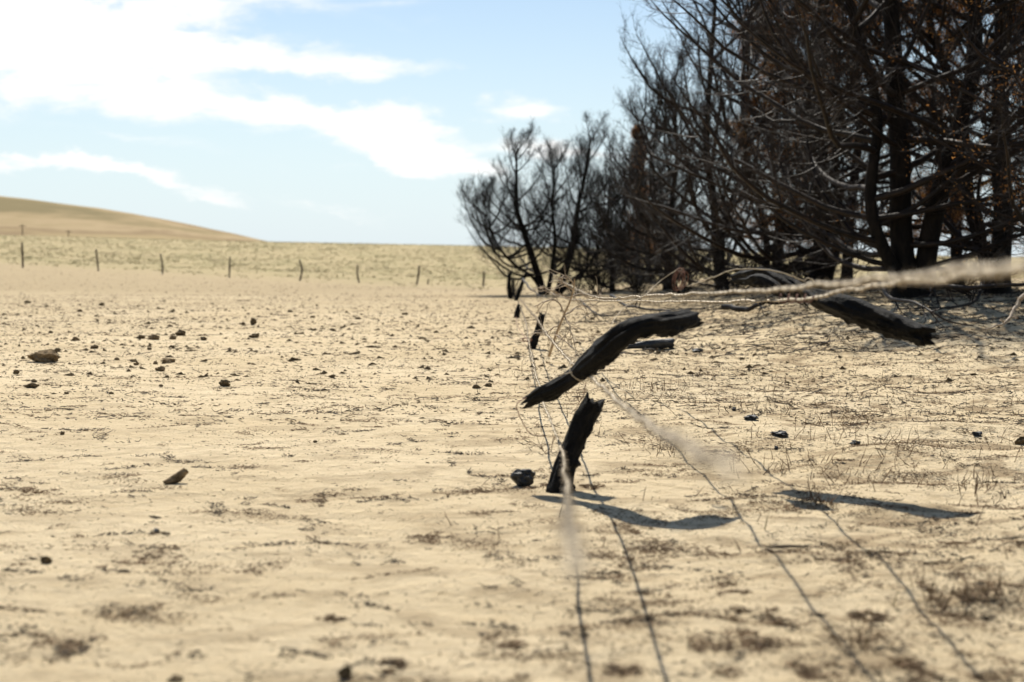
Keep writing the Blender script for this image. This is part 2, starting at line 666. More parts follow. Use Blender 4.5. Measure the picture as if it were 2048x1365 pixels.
def sticks(n, xr, yfun, lr, rr, lift=.0, seedden=21, up=0.0, power=2.0, rightbias=.5):
    out = []
    got = 0
    P0 = []
    while got < n:
        m = n * 3
        y = yfun(m)
        x = (rng.random(m) * 2 - 1) * (.42 * y + .8)
        d = fbm(x / .9, y / .7, seedden, 4) * .5 + .5
        d2 = fbm(x / .22, y / .16, seedden + 5, 3) * .5 + .5
        pr = np.clip(d * .6 + d2 * .75 - .28, 0, 1) ** power * (1 - rightbias + rightbias * 2.2 * sm(-.5, 2.2, x - .03 * y))
        ok = rng.random(m) < pr * 1.6
        P0.append(np.stack([x[ok], y[ok]], 1))
        got += ok.sum()
    p = np.concatenate(P0)[:n]
    L = lr[0] + (lr[1] - lr[0]) * rng.random(n) ** 2.2
    rad = rr[0] + (rr[1] - rr[0]) * rng.random(n)
    az = rng.random(n) * 2 * np.pi
    bend = rng.normal(0, .5, n)
    nseg = 4
    P = np.zeros((n, nseg, 3))
    cur = p.copy()
    for s in range(nseg):
        P[:, s, 0] = cur[:, 0]
        P[:, s, 1] = cur[:, 1]
        ang = az + bend * s + rng.normal(0, .25, n)
        cur = cur + np.stack([np.cos(ang), np.sin(ang)], 1) * (L / (nseg - 1))[:, None]
    z = ground_z(P[:, :, 0].ravel(), P[:, :, 1].ravel()).reshape(n, nseg)
    z += rad[:, None] * .7 + lift * rng.random((n, 1)) * np.array([0, .5, .8, 1])[None, :]
    P[:, :, 2] = z + up * (rng.random((n, 1)) ** 3) * np.array([0, .4, .8, 1])[None, :]
    Rr = rad[:, None] * np.array([.8, 1, .9, .4])[None, :]
    return tubes(P, Rr, 3)


def crumbs(n, yfun, sr, seedden=33, power=2.0, rightbias=.3, flat=.5):
    P0 = []
    got = 0
    while got < n:
        m = n * 3
        y = yfun(m)
        x = (rng.random(m) * 2 - 1) * (.42 * y + .8)
        d = fbm(x / .6, y / .5, seedden, 4) * .5 + .5
        d2 = fbm(x / .15, y / .12, seedden + 7, 3) * .5 + .5
        pr = np.clip(d * .7 + d2 * .7 - .3, 0, 1) ** power * (1 - rightbias + rightbias * 2.2 * sm(-.5, 2.2, x - .03 * y))
        ok = rng.random(m) < pr * 1.6
        P0.append(np.stack([x[ok], y[ok]], 1))
        got += ok.sum()
    p = np.concatenate(P0)[:n]
    s = sr[0] + (sr[1] - sr[0]) * rng.random(n) ** 3
    z = ground_z(p[:, 0], p[:, 1])
    base = np.array([(1, 0, 0), (-.5, .87, 0), (-.5, -.87, 0), (.1, .1, 1)], float)
    a = rng.random(n) * 6.28
    v = base[None] + rng.normal(0, .25, (n, 4, 3))
    c, si = np.cos(a), np.sin(a)
    vx = v[:, :, 0] * c[:, None] - v[:, :, 1] * si[:, None]
    vy = v[:, :, 0] * si[:, None] + v[:, :, 1] * c[:, None]
    el = 1 + rng.random(n) * 1.2
    P = np.stack([vx * (s * el)[:, None] + p[:, 0:1], vy * s[:, None] + p[:, 1:2], v[:, :, 2] * s[:, None] * flat + z[:, None] + s[:, None] * .1], -1).reshape(-1, 3)
    b = np.arange(n)[:, None] * 4
    t = np.concatenate([b + np.array([0, 1, 3]), b + np.array([1, 2, 3]), b + np.array([2, 0, 3])])
    return P, t


def ynear(m):
    return 2.6 + 14 * rng.random(m) ** .8


def ymid(m):
    return 9 + 32 * rng.random(m) ** .9



def drifts(nd, yfun, per, seed, lr, right=.5, wid=.012, span=(.05, .35)):
    """little windrows of flakes and twigs that the wind has swept together"""
    gr = np.random.default_rng(seed)
    y = yfun(nd)
    x = (gr.random(nd) * 2 - 1) * (.42 * y + .6)
    keep = gr.random(nd) < (1 - right) + right * sm(-1, 2.0, x - .04 * y)
    x, y = x[keep], y[keep]
    nd = len(x)
    S = (span[0] + (span[1] - span[0]) * gr.random(nd) ** 2.5)
    cnt = np.maximum(3, (per * (S / span[1]) * (.5 + gr.random(nd))).astype(int))
    bi = np.repeat(np.arange(nd), cnt)
    t = gr.random(len(bi)) - .5
    a0 = gr.normal(0, .5, nd)
    bend = gr.normal(0, 1.2, nd)
    wd = wid * (.5 + 1.8 * gr.random(nd) ** 2)
    ax = x[bi] + np.cos(a0[bi] + bend[bi] * t) * t * S[bi] + gr.normal(0, 1, len(bi)) * wd[bi]
    ay = y[bi] + np.sin(a0[bi] + bend[bi] * t) * t * S[bi] + gr.normal(0, 1, len(bi)) * wd[bi]
    n = len(bi)
    L = lr[0] + (lr[1] - lr[0]) * gr.random(n) ** 2
    rad = L * (.05 + .07 * gr.random(n))
    rad = np.clip(rad, .0006, .0022)
    az = gr.random(n) * 6.28
    d = np.stack([np.cos(az), np.sin(az), np.zeros(n)], 1)
    c = np.stack([ax, ay, ground_z(ax, ay) + rad + .006 * gr.random(n) ** 2], 1)
    tilt = gr.random(n) * .5 * L
    P = np.stack([c - d * (L / 2)[:, None], c + gr.normal(0, .08, (n, 3)) * L[:, None] + [0, 0, .001], c + d * (L / 2)[:, None] + np.stack([tilt * 0, tilt * 0, tilt], 1)], 1)
    P[:, :, 2] = np.maximum(P[:, :, 2], c[:, 2:3])
    return tubes(P, rad[:, None] * np.array([[.7, 1, .5]]), 3)


def ynr(m):
    return 2.8 + 10 * rng.random(m) ** 1.2


def patches():
    """the larger brown mats of dead needles, mostly on the near right"""
    gr = np.random.default_rng(99)
    out = []
    for (px, py, w, dn) in [(1320, 1120, 170, 1), (1500, 1290, 130, 1.2), (1440, 905, 150, 1), (1210, 1150, 90, .5), (1560, 1010, 110, .7), (1700, 1120, 120, .7),
                            (1960, 1190, 140, 1), (1880, 1210, 60, .8), (1740, 1240, 60, .8), (1540, 1240, 80, .6), (1840, 1340, 90, .7), (1000, 1290, 80, .5),
                            (775, 1335, 60, .8), (660, 1240, 30, .8), (300, 1120, 70, .6), (140, 1290, 90, .6), (640, 1002, 70, .7), (1290, 870, 90, .7),
                            (1400, 790, 120, .8), (1650, 830, 150, .7), (1850, 900, 140, .7), (1260, 1060, 60, .5), (1620, 1345, 80, .8), (60, 985, 60, .8), (860, 1080, 60, .5),
                            (1180, 975, 30, 1.2), (1085, 975, 30, 1), (1240, 1340, 60, .6), (1760, 830, 160, .6), (1950, 1090, 100, .5), (1450, 1180, 70, .5)]:
        c = on_ground(px, py)
        sc = c[1] / F
        n = int(650 * dn * (w / 100))
        # several blobs make the outline uneven
        nb = 9
        bx, by = gr.normal(0, w * sc * .38, nb), gr.normal(0, w * sc * .55, nb)
        k = gr.integers(0, nb, n)
        x = c[0] + bx[k] + gr.normal(0, w * sc * .13, n)
        y = c[1] + by[k] + gr.normal(0, w * sc * .16, n)
        L = .004 + .022 * gr.random(n) ** 2
        rad = np.clip(L * .09, .0007, .002)
        az = gr.random(n) * 6.28
        d = np.stack([np.cos(az), np.sin(az), gr.normal(0, .25, n)], 1) * (L / 2)[:, None]
        m = np.stack([x, y, ground_z(x, y) + rad + .007 * gr.random(n) ** 2], 1)
        out.append(tubes(np.stack([m - d, m + gr.normal(0, .001, (n, 3)), m + d], 1), rad[:, None] * np.array([[.7, 1, .5]]), 3))
    return merge(out)


v, q = merge([sticks(14000, 0, ynear, (.004, .035), (.0006, .0018), up=.008),
              sticks(31000, 0, ymid, (.01, .09), (.0013, .004), up=.02, seedden=25, rightbias=.5, power=1.6),
              sticks(7500, 0, lambda m: 15 + 20 * rng.random(m), (.05, .30), (.002, .007), up=.06, seedden=29, rightbias=.97, power=1.2),
              drifts(900, ynr, 110, 5, (.004, .028), .45),
              drifts(900, lambda m: 8 + 18 * rng.random(m), 40, 6, (.012, .05), .6, .03, (.1, .8))])
tag(mesh('burnt_twig_litter', v, q, mat=M['lit_black'], smooth=False),
    'fine black burnt twigs scattered in drifts over the pale sand', 'litter', kind='stuff')
v, q = merge([sticks(5000, 0, ynear, (.005, .04), (.0006, .0016), up=.012, seedden=61, rightbias=.7),
              sticks(5000, 0, ymid, (.01, .09), (.0012, .003), up=.02, seedden=65, rightbias=.6),
              drifts(900, ynr, 150, 8, (.004, .022), .6, .018),
              drifts(120, lambda m: 2.9 + 5 * rng.random(m), 700, 9, (.004, .018), .55, .04, (.15, .5)),
              patches(),
              drifts(900, lambda m: 8 + 16 * rng.random(m), 40, 10, (.012, .045), .7, .03, (.1, .8))])
tag(mesh('brown_twig_litter', v, q, mat=M['lit_brown'], smooth=False),
    'brown dead needles and twigs gathered in patches on the sand', 'litter', kind='stuff')
v, q = sticks(900, 0, ynear, (.006, .05), (.0008, .0018), up=.012, seedden=91, rightbias=.6)
tag(mesh('straw_litter', v, q, mat=M['lit_straw'], smooth=False),
    'pale bits of dry straw lying among the burnt litter', 'straw', kind='stuff')
P, t = crumbs(26000, ynear, (.001, .006))
P2, t2 = crumbs(30000, ymid, (.003, .016), seedden=47, rightbias=.1, power=1.5)
P3, t3 = crumbs(9000, lambda m: 15 + 60 * rng.random(m), (.006, .032), seedden=53, rightbias=.0, flat=.6, power=2.5)
P4, t4 = crumbs(3200, lambda m: 12 + 20 * rng.random(m), (.008, .034), seedden=57, rightbias=.0, flat=.9, power=2.2)
P3, t3 = np.concatenate([P3, P4]), np.concatenate([t3, t4 + len(P3)])
o = mesh('soil_crumbs', np.concatenate([P, P2, P3]), None, np.concatenate([t, t2 + len(P), t3 + len(P) + len(P2)]), mat=M['clod_dark'], smooth=False)
tag(o, 'small dark soil crumbs and char specks strewn over the sand', 'soil crumbs', kind='stuff')


# thin tussocky grass of the far field
gy = 80 + 190 * rng.random(30000)
gx = (rng.random(30000) * 2 - 1) * (.42 * gy)
ok = (fbm(gx / 2.2, gy / 3.5, 71, 4) > .25 - sm(84, 130, gy) * .7) & (rng.random(30000) < .15 + .85 * sm(84, 125, gy))
gx, gy = gx[ok], gy[ok]
n = len(gx)
gz = ground_z(gx, gy)
V = []
for k_ in range(4):
    a_ = rng.random(n) * 6.28
    h_ = .03 + .06 * rng.random(n)
    w_ = .05 + .09 * rng.random(n)
    ox, oy = rng.normal(0, .12, n), rng.normal(0, .12, n)
    V.append(np.stack([np.stack([gx + ox - np.cos(a_) * w_, gy + oy - np.sin(a_) * w_, gz - .02], 1),
                       np.stack([gx + ox + np.cos(a_) * w_, gy + oy + np.sin(a_) * w_, gz - .02], 1),
                       np.stack([gx + ox + rng.normal(0, .08, n), gy + oy + rng.normal(0, .08, n), gz + h_], 1)], 1))
V = np.concatenate(V).reshape(-1, 3)
tag(mesh('field_grass', V, None, np.arange(len(V)).reshape(-1, 3), mat=M['grass'], smooth=False),
    'thin olive and tan grass covering the field beyond the far fence', 'grass', kind='stuff')

# upright scorched grass stalks
def stalks(n, fx):
    x, y = fx(n)
    z = ground_z(x, y)
    L = (.02 + .10 * rng.random(n) ** 1.8)
    d = np.stack([rng.normal(0, .45, n), rng.normal(0, .45, n), np.ones(n)], 1)
    d = nrm(d)
    P = np.stack([np.stack([x, y, z - .005], 1) + d * (L * t)[:, None] + rng.normal(0, .004, (n, 3)) * t for t in (0, .35, .7, 1)], 1)
    return tubes(P, np.repeat(np.array([[.0017, .0015, .0012, .0006]]), n, 0) * (1 + rng.random((n, 1)) * .6), 3)


def tuft_pos(n):
    cs = []
    for (px, py, w) in [(1690, 960, .16), (1760, 905, .15), (1920, 960, .22), (1950, 985, .15), (1660, 820, .2), (1860, 905, .3), (1540, 940, .15),
                        (1310, 790, .2), (1500, 820, .15), (1330, 905, .08), (1880, 1195, .12), (2010, 1200, .12), (1720, 1290, .08), (1560, 880, .2),
                        (1400, 780, .3), (1700, 790, .5), (1900, 800, .5), (1290, 775, .12), (1760, 870, .3), (2000, 900, .2), (1640, 1010, .06)]:
        c = on_ground(px, py)
        cs.append((c[0], c[1], w * c[1] / 6))
    k = rng.integers(0, len(cs), n)
    c = np.array(cs)[k]
    return c[:, 0] + rng.normal(0, 1, n) * c[:, 2] * .6, c[:, 1] + rng.normal(0, 1, n) * c[:, 2]


v, q = merge([stalks(520, tuft_pos), stalks(350, lambda n: ((rng.random(n) * 5 - .3), 4.5 + 12 * rng.random(n)))])
tag(mesh('scorched_stubble', v, q, mat=M['stalk'], smooth=False),
    'short upright brown stalks of scorched grass on the right hand sand', 'stubble', kind='stuff')

# ------------------------------------------------------------------ logs


def log_mesh(name, path, rads, parent, mat, rings=90, sides=36, rough=.12, jag=.05, seed=1, groove=.09, deep=1.0, jag_fun=None, jag0=None):
    c = smooth_path([list(p) + [r] for p, r in zip(path, rads)], rings)
    P, Rr = c[:, :3], c[:, 3]
    T = nrm(np.gradient(P, axis=0))
    ref = np.array([0, 1., 0])
    u = nrm(np.cross(T, ref))
    w = np.cross(T, u)
    th = np.arange(sides) * 2 * np.pi / sides
    s = np.concatenate([[0], np.cumsum(np.linalg.norm(np.diff(P, axis=0), axis=1))])
    SS, TH = np.meshgrid(s, th, indexing='ij')
    twist = TH + SS * .6

    def cyl(fs, fa, sd):
        return fbm(SS * fs + np.cos(twist) * fa + 40, np.sin(twist) * fa + SS * fs * .3 + 70, sd, 4)
    prof = 1 + cyl(3.0, 1.2, seed) * rough + cyl(2.0, 4.5, seed + 9) * groove + cyl(14, 3.0, seed + 19) * groove * .5
    crack = np.clip(np.abs(cyl(1.6, 3.2, seed + 31)) * 6, 0, 1)
    prof -= (1 - crack) * .17
    under = np.clip(-np.sin(TH) if False else -np.cos(TH), 0, 1)
    prof += under * np.clip(fbm(SS * 26, TH * 1.2, seed + 41, 4) - .25, -.2, 1) * .32
    V = P[:, None, :] + (u[:, None, :] * np.cos(TH)[..., None] + deep * w[:, None, :] * np.sin(TH)[..., None]) * (Rr[:, None] * prof)[..., None]
    # ragged ends: push the last rings along the axis by angle
    j0 = fbm(np.cos(th) * 2.5 + 9, np.sin(th) * 2.5 + seed, seed + 3, 3) * jag if jag0 is None else jag0(th)
    j1 = fbm(np.cos(th) * 2.5 + 3, np.sin(th) * 2.5 + seed * 2, seed + 5, 3) * jag if jag_fun is None else jag_fun(th)
    k = 6
    for q_ in range(k):
        f = (1 - q_ / k) ** 1.5
        V[q_] -= T[0] * (j0 * f)[:, None]
        V[-1 - q_] += T[-1] * (j1 * f)[:, None]
    V = V.reshape(-1, 3)
    i, j = np.meshgrid(np.arange(rings - 1), np.arange(sides), indexing='ij')
    j2 = (j + 1) % sides
    Q = np.stack([i * sides + j, i * sides + j2, (i + 1) * sides + j2, (i + 1) * sides + j], -1).reshape(-1, 4)
    # broken faces: an inner ring sunk into the wood, then a centre
    n0 = len(V)
    e0 = V[:sides]
    e1 = V[n0 - sides:]
    in0 = P[0] + (e0 - P[0]) * .55 + T[0] * (.012 + .02 * rng.random((sides, 1)))
    in1 = P[-1] + (e1 - P[-1]) * .55 - T[-1] * (.012 + .02 * rng.random((sides, 1)))
    V = np.vstack([V, in0, in1, (P[0] + T[0] * .02)[None], (P[-1] - T[-1] * .02)[None]])
    jj = np.arange(sides)
    jn = (jj + 1) % sides
    Q = np.vstack([Q, np.stack([n0 + jj, n0 + jn, jn, jj], 1),
                   np.stack([n0 - sides + jj, n0 - sides + jn, n0 + sides + jn, n0 + sides + jj], 1)])
    Tn = np.vstack([np.stack([n0 + jn, n0 + jj, np.full(sides, n0 + 2 * sides)], 1),
                    np.stack([n0 + sides + jj, n0 + sides + jn, np.full(sides, n0 + 2 * sides + 1)], 1)])
    return mesh(name, V, Q, Tn, mat=mat, parent=parent)


def px_path(pts, D0, D1):
    n = len(pts)
    return [at(p[0], p[1], D0 + (D1 - D0) * i / (n - 1)) for i, p in enumerate(pts)]


DS = 6.42
# broken stub standing in the sand
def stub_top(th):
    # two horns with a notch between them (left tip higher)
    return .038 * np.exp(-((np.angle(np.exp(1j * (th - 3.3)))) / .45) ** 2) + .026 * np.exp(-((np.angle(np.exp(1j * (th - .1)))) / .5) ** 2) - .012 + .008 * np.sin(th * 7)


stub_pts = [(1112, 1000), (1119, 975), (1132, 930), (1150, 884), (1168, 838), (1188, 797)]
pth = [at(x, y, DS + .02) for x, y in stub_pts]
o = log_mesh('broken_post', pth, [r * DS / F for r in (26, 25, 22, 20, 21, 19)], None, M['log'], rings=70, seed=4, jag_fun=stub_top, deep=1.4)
tag(o, 'charred leaning post stub snapped off with two horns, beside the black charcoal lump', 'post', 'broken posts of the barbed wire fence')

# upper half hanging in the wire
L1 = [(1057, 802), (1080, 790), (1110, 777), (1146, 754), (1176, 729), (1209, 702), (1246, 672), (1284, 653), (1324, 648), (1355, 643), (1378, 637)]
R1 = [10, 15, 17.5, 17, 21, 25, 24, 21, 22, 22, 19]
DL1 = [6.55, 6.5, 6.45, 6.38, 6.3, 6.2, 6.12, 6.1, 6.13, 6.2, 6.28]
pth = [at(x, y, DL1[k]) for k, (x, y) in enumerate(L1)]
o = log_mesh('snapped_post', pth, [r * 6.42 / F for r in R1], None, M['log'], rings=150, sides=48, seed=12, rough=.13, jag=.045, groove=.12, deep=1.5)
tag(o, 'long curved charred upper half of a snapped post hanging from the wire above the stub', 'post', 'broken posts of the barbed wire fence')
hang1 = pth

L2 = [(1480, 556), (1508, 555), (1538, 557), (1572, 569), (1604, 584), (1640, 598), (1683, 612), (1756, 640), (1811, 661), (1850, 674)]
R2 = [13, 17, 20, 19, 16, 16, 21, 22, 22, 17]
pth = [at(x, y, 7.1 - .8 * k / 9) for k, (x, y) in enumerate(L2)]
o = log_mesh('hanging_post', pth, [r * 6.7 / F for r in R2], None, M['log'], rings=150, sides=44, seed=23, rough=.12, jag=.04, groove=.10, deep=2.2)
tag(o, 'charred broken post slung in the top wires at right, sloping down to a blunt end', 'post', 'broken posts of the barbed wire fence')

o = log_mesh('wood_splinter', [at(1496, 560, 6.75), at(1522, 561, 6.68), at(1548, 574, 6.6), at(1566, 592, 6.55)], [r * 6.7 / F for r in (8, 14, 13, 5)], None, M['log'],
             rings=50, sides=26, seed=29, rough=.2, jag=.05, groove=.16, deep=1.6)
tag(o, 'short charred splinter hooked in the wires beside the upper end of the right hanging post', 'splinter')

# far stubs of the same fence line


def small_post(name, pts, rpx, D, label, group, mat=None, seed=1, cat='post', sides=18, rings=26, jag=.05):
    g = None
    path = [at(x, y, D) for x, y in pts]
    path[0][2] = float(ground_z(path[0][0], path[0][1])) - .06
    o = log_mesh(name, path, [r * D / F for r in rpx], None, mat or M['log'], rings=rings, sides=sides, seed=seed, jag=jag)
    return tag(o, label, cat, group)


g1 = 'broken posts of the barbed wire fence'
small_post('broken_post', [(1061, 700), (1066, 688), (1077, 660), (1086, 628)], [8, 8, 7, 6.5], 16.6,
           'short dark leaning stub behind the pale dead branches, sharp topped', g1, seed=31)
small_post('broken_post', [(1032, 634), (1036, 622), (1040, 612)], [6, 5.5, 5], 26,
           'small dark stub farther along the fence line, second behind the horned stub', g1, seed=33)
small_post('fence_post', [(1022, 602), (1018, 575), (1019, 546)], [5, 4.5, 4], 38,
           'upright dark fence post left of the leftmost burnt tree, wrapped in brown brush', 'posts beyond the broken stubs', seed=35)
small_post('fence_post', [(1030, 612), (1036, 590), (1046, 562), (1052, 546)], [4.5, 4, 3.5, 3], 36,
           'thin dark post leaning right, in front of the leftmost burnt tree trunk', 'posts beyond the broken stubs', seed=36)
small_post('fence_post', [(1028, 606), (1027, 585), (1026, 560)], [3, 3, 3], 41,
           'narrow dark post standing between two thicker ones beside the leftmost burnt tree', 'posts beyond the broken stubs', seed=38)

# far fence across the field
FP = [((46, 531), (45, 508), (44, 486), 2.8, 75, 'leftmost straight post of the far field fence'),
      ((197, 545), (195, 522), (192, 499), 2.3, 77, 'second far field post from the left, leaning slightly left'),
      ((325, 545), (325, 530), (321, 508), 2.3, 80, 'third far field post from the left, bent near its top'),
      ((459, 557), (459, 535), (460, 514), 2.3, 82, 'fourth far field post from the left, thin and upright'),
      ((599, 563), (604, 541), (599, 520), 2.6, 84, 'crooked far field post bowed to the right in the middle'),
      ((719, 568), (715, 550), (715, 530), 2.4, 87, 'far field post leaning left, between the crooked post and the taller pair'),
      ((833, 573), (837, 550), (838, 532), 2.8, 90, 'thick far field post leaning right with a short stub beside it'),
      ((855, 574), (856, 566), (857, 558), 1.8, 91, 'very short stub beside the thick leaning far post'),
      ((966, 581), (967, 562), (968, 543), 2.8, 93, 'rightmost upright post of the far fence, near the burnt trees')]
for k, (a_, b_, c_, r_, D, lab) in enumerate(FP):
    small_post('field_post', [a_, b_, c_], [r_ * .75, r_ * .75, r_ * .68], D, lab, 'posts of the far field fence', mat=M['post_far'], seed=50 + k, sides=10, rings=12, jag=.02)
# sagging strands of the far fence, one thing per strand
for k, (fr, lab) in enumerate([(.85, 'thin top wire strung along the far field posts'), (.5, 'thin middle wire strung along the far field posts')]):
    pts = []
    main = [f for n_, f in enumerate(FP) if n_ != 7]
    for m_, f in enumerate(main):
        x = f[0][0] + (f[2][0] - f[0][0]) * fr
        y = f[0][1] + (f[2][1] - f[0][1]) * fr
        pts.append(at(x, y, f[4] - .1))
    pts.append(at(1018, 553 if k == 0 else 566, 95))
    c = smooth_path(pts, 120)
    v, q = tubes(c[None], np.full((1, 120), .004), 4)
    tag(mesh('fence_wire', v, q, mat=M['post_far']), lab, 'wire', 'wires of the far field fence')
# two poles at the foot of the hill
for x, y0, y1, D, lab in [(45, 478, 449, 300, 'tall thin pole at the foot of the hill above the leftmost far post'),
                          (137, 478, 461, 330, 'shorter thin pole at the foot of the hill, right of the tall one')]:
    p0, p1 = at(x, y0 + 2, D), at(x, y1, D)
    p0[2] -= 1.5
    P = np.array([p0, (p0 + p1) / 2, p1])[None]
    e = empty('utility_pole', (p0[0], p0[1], p0[2]))
    v, q = tubes(P, np.array([[.13, .11, .09]]), 8)
    mesh('pole', v - p0, q, mat=M['post_far'], parent=e)
    P = np.array([p1 - [.7, 0, .35], p1 - [0, 0, .3], p1 + [.7, 0, -.35]])[None]
    v, q = tubes(P, np.full((1, 3), .06), 6)
    mesh('crossarm', v - p0, q, mat=M['post_far'], parent=e)
    tag(e, lab, 'pole', 'poles below the hill')

# ------------------------------------------------------------------ barbed wire


def barb_mesh():
    parts = []
    t = np.linspace(0, 2.2 * 2 * np.pi, 22)
    c = np.stack([(t / t.max() - .5) * .012, np.cos(t) * .0058, np.sin(t) * .0058], 1)
    parts.append(tubes(c[None], np.full((1, 22), .0018), 5))
    for s, (a, b) in enumerate([(20, 1), (205, -1), (110, 1), (300, -1)]):
        d = np.array([.35 * b, math.cos(R(a)), math.sin(R(a))])
        x0 = -.004 if s < 2 else .004
        p = np.array([[x0, 0, 0] + d * k for k in (.003, .010, .018)])
        parts.append(tubes(p[None], np.array([[.0021, .0018, .0006]]), 5))
    return merge(parts)


bv, bq = barb_mesh()
BARB = None


def barbed(name, pts, label, seed=1, spacing=.14, tail=0):
    global BARB
    pts = [at(*p) if len(p) == 3 else p for p in pts]
    c = smooth_path(pts, 400)
    L = np.linalg.norm(np.diff(c, axis=0), axis=1).sum()
    n = int(L / .007)
    c = smooth_path(c[::8], n)
    lr = np.random.default_rng(seed)
    s = np.arange(n) * .007
    wob = np.stack([vnoise(s / .35, s * 0 + seed, 3), vnoise(s / .5, s * 0 + seed, 5), vnoise(s / .28, s * 0 + seed, 7)], 1) * .006
    c = c + wob
    T = nrm(np.gradient(c, axis=0))
    u = nrm(np.cross(T, [0, 0, 1.]))
    w = np.cross(T, u)
    ph = s / .045 * 2 * np.pi
    root = empty(name, c[0])
    o = c[0]
    parts = []
    for k in (0, np.pi):
        h = c + (u * np.cos(ph + k)[:, None] + w * np.sin(ph + k)[:, None]) * .0033
        parts.append(tubes(h[None], np.full((1, n), .0030), 5))
    v, q = merge(parts)
    mesh('strand', v - o, q, mat=M['wire'], parent=root)
    # barbs: the hundred nearest as parts
    bs = np.arange(.03, L - .03, spacing) + lr.normal(0, .006, len(np.arange(.03, L - .03, spacing)))
    idx = (bs / L * (n - 1)).astype(int)
    depth = c[idx][:, 1]
    order = np.argsort(depth)
    near, rest = order[:95], order[95:]

    def mat_at(k, roll):
        X = T[k]
        Y = u[k] * math.cos(roll) + w[k] * math.sin(roll)
        Z = np.cross(X, Y)
        m = Matrix.Identity(4)
        for a_ in range(3):
            m[a_][0], m[a_][1], m[a_][2], m[a_][3] = X[a_], Y[a_], Z[a_], c[k][a_] - o[a_]
        return m
    for q_ in near:
        m = mat_at(idx[q_], lr.random() * 6.28)
        if BARB is None:
            BARB = mesh('barb', bv, bq, mat=M['barb'])
            b_ = BARB
        else:
            b_ = BARB.copy()
            COL.objects.link(b_)
        b_.parent = root
        b_.matrix_local = m
    if len(rest):
        ps = []
        for q_ in rest:
            m = np.array(mat_at(idx[q_], lr.random() * 6.28))
            ps.append((bv @ m[:3, :3].T + m[:3, 3], bq))
        v, q = merge(ps)
        tag(mesh('barb', v, q, mat=M['barb'], parent=root), kind='stuff')
    tag(root, label, 'barbed wire', 'barbed wires of the broken fence')
    return c


far1 = [(1046, 585, 40), (1056, 612, 26), ]
w1 = barbed('barbed_wire', [(1040, 598, 30), (1056, 618, 22), (1074, 638, 16.4), (1086, 657, 13), (1107, 686, 10.3), (1132, 714, 8.5), (1160, 742, 6.75), (1176, 752, 6.38),
                            (1215, 786, 5.2), (1262, 824, 3.8), (1330, 868, 2.3), (1400, 905, 1.45), (1500, 960, .9), (1640, 1040, .7),
                            (1900, 1190, .6), (2400, 1400, .45)],
            'barbed wire gripping the long hanging post, sloping down to the blurred lower right', 1)
w2 = barbed('barbed_wire', [(1036, 604, 30), (1050, 640, 19), (1059, 690, 14), (1066, 722, 11.3), (1076, 762, 9), (1088, 802, 7.6), (1104, 852, 6.7),
                            (1119, 888, 6.25), (1127, 925, 5.1), (1134, 975, 3.7), (1142, 1030, 2.1), (1153, 1090, 1.3), (1170, 1190, .9), (1200, 1360, .7), (1260, 1600, .5)],
            'lowest barbed wire, crossing the front of the horned post stub', 2)
w3 = barbed('barbed_wire', [(1105, 556, 26), (1132, 567, 20), (1167, 586, 15), (1205, 596, 11.8), (1267, 594, 9.4), (1340, 590, 7.6), (1425, 586, 6.0), (1558, 577, 4.3),
                            (1700, 563, 3.2), (1850, 549, 2.4), (1980, 535, 1.85), (2150, 516, 1.45), (2600, 470, 1.0)],
            'topmost barbed wire, broad and blurred where it leaves the right edge of the frame', 3)
w4 = barbed('barbed_wire', [(1098, 585, 26), (1130, 596, 18), (1160, 601, 14), (1230, 602, 11.8), (1322, 603, 10.2), (1459, 603, 7.8), (1560, 600, 6.4), (1625, 594, 5.7),
                            (1700, 580, 4.8), (1790, 567, 3.9), (1900, 557, 3.1), (2048, 540, 2.3), (2300, 515, 1.6), (2700, 480, 1.1)],
            'second barbed wire, in sharp focus just under the topmost one', 4)


def plain_wire(name, pts, rad, label, mat, cat='wire', n=None, group=None, wob=.002):
    pts = [at(*p) for p in pts]
    n = n or max(30, len(pts) * 14)
    c = smooth_path(pts, n)
    s = np.linspace(0, 30, n)
    c = c + np.stack([vnoise(s, s * 0 + len(pts), 3), vnoise(s, s * 0 + 2, 5), vnoise(s, s * 0 + 9, 7)], 1) * wob
    v, q = tubes(c[None], np.full((1, n), rad), 6)
    return tag(mesh(name, v, q, mat=mat), label, cat, group)


# tie wire round the hanging post
c0 = np.array(at(1166, 738, 6.32))
ax = nrm(np.array(hang1[5]) - np.array(hang1[3]))
uu = nrm(np.cross(ax, [0, 1, 0]))
ww = np.cross(ax, uu)
th = np.linspace(0, 1.9 * 2 * np.pi, 110)
rr = .0545 + .002 * np.sin(th * 3)
cc = c0 + uu * (np.cos(th) * rr)[:, None] + ww * (np.sin(th) * rr * 1.5)[:, None] + ax * ((th / th.max() - .5) * .035)[:, None] + ax * (.018 * np.sin(th * .8))[:, None]
v, q = tubes(cc[None], np.full((1, 110), .0017), 6)
tag(mesh('tie_wire', v, q, mat=M['wire']), 'pale tie wire wound tightly round the long hanging post', 'wire')
plain_wire('tie_wire', [(1120, 752, 6.32), (1128, 748, 6.30), (1145, 745.5, 6.30), (1160, 745, 6.33), (1172, 749, 6.36)], .0022,
           'short pale loose end of wire sticking out left of the hanging post', M['wire'])
plain_wire('loose_wire', [(1217, 668, 6.45), (1222, 652, 6.5), (1238, 626, 6.6), (1262, 606, 6.7), (1290, 590, 6.8), (1318, 565, 6.9), (1345, 545, 6.9), (1358, 537, 6.9), (1364, 540, 6.9)], .0018,
           'loose plain wire rising in a bend from the top of the long hanging post', M['wire'])
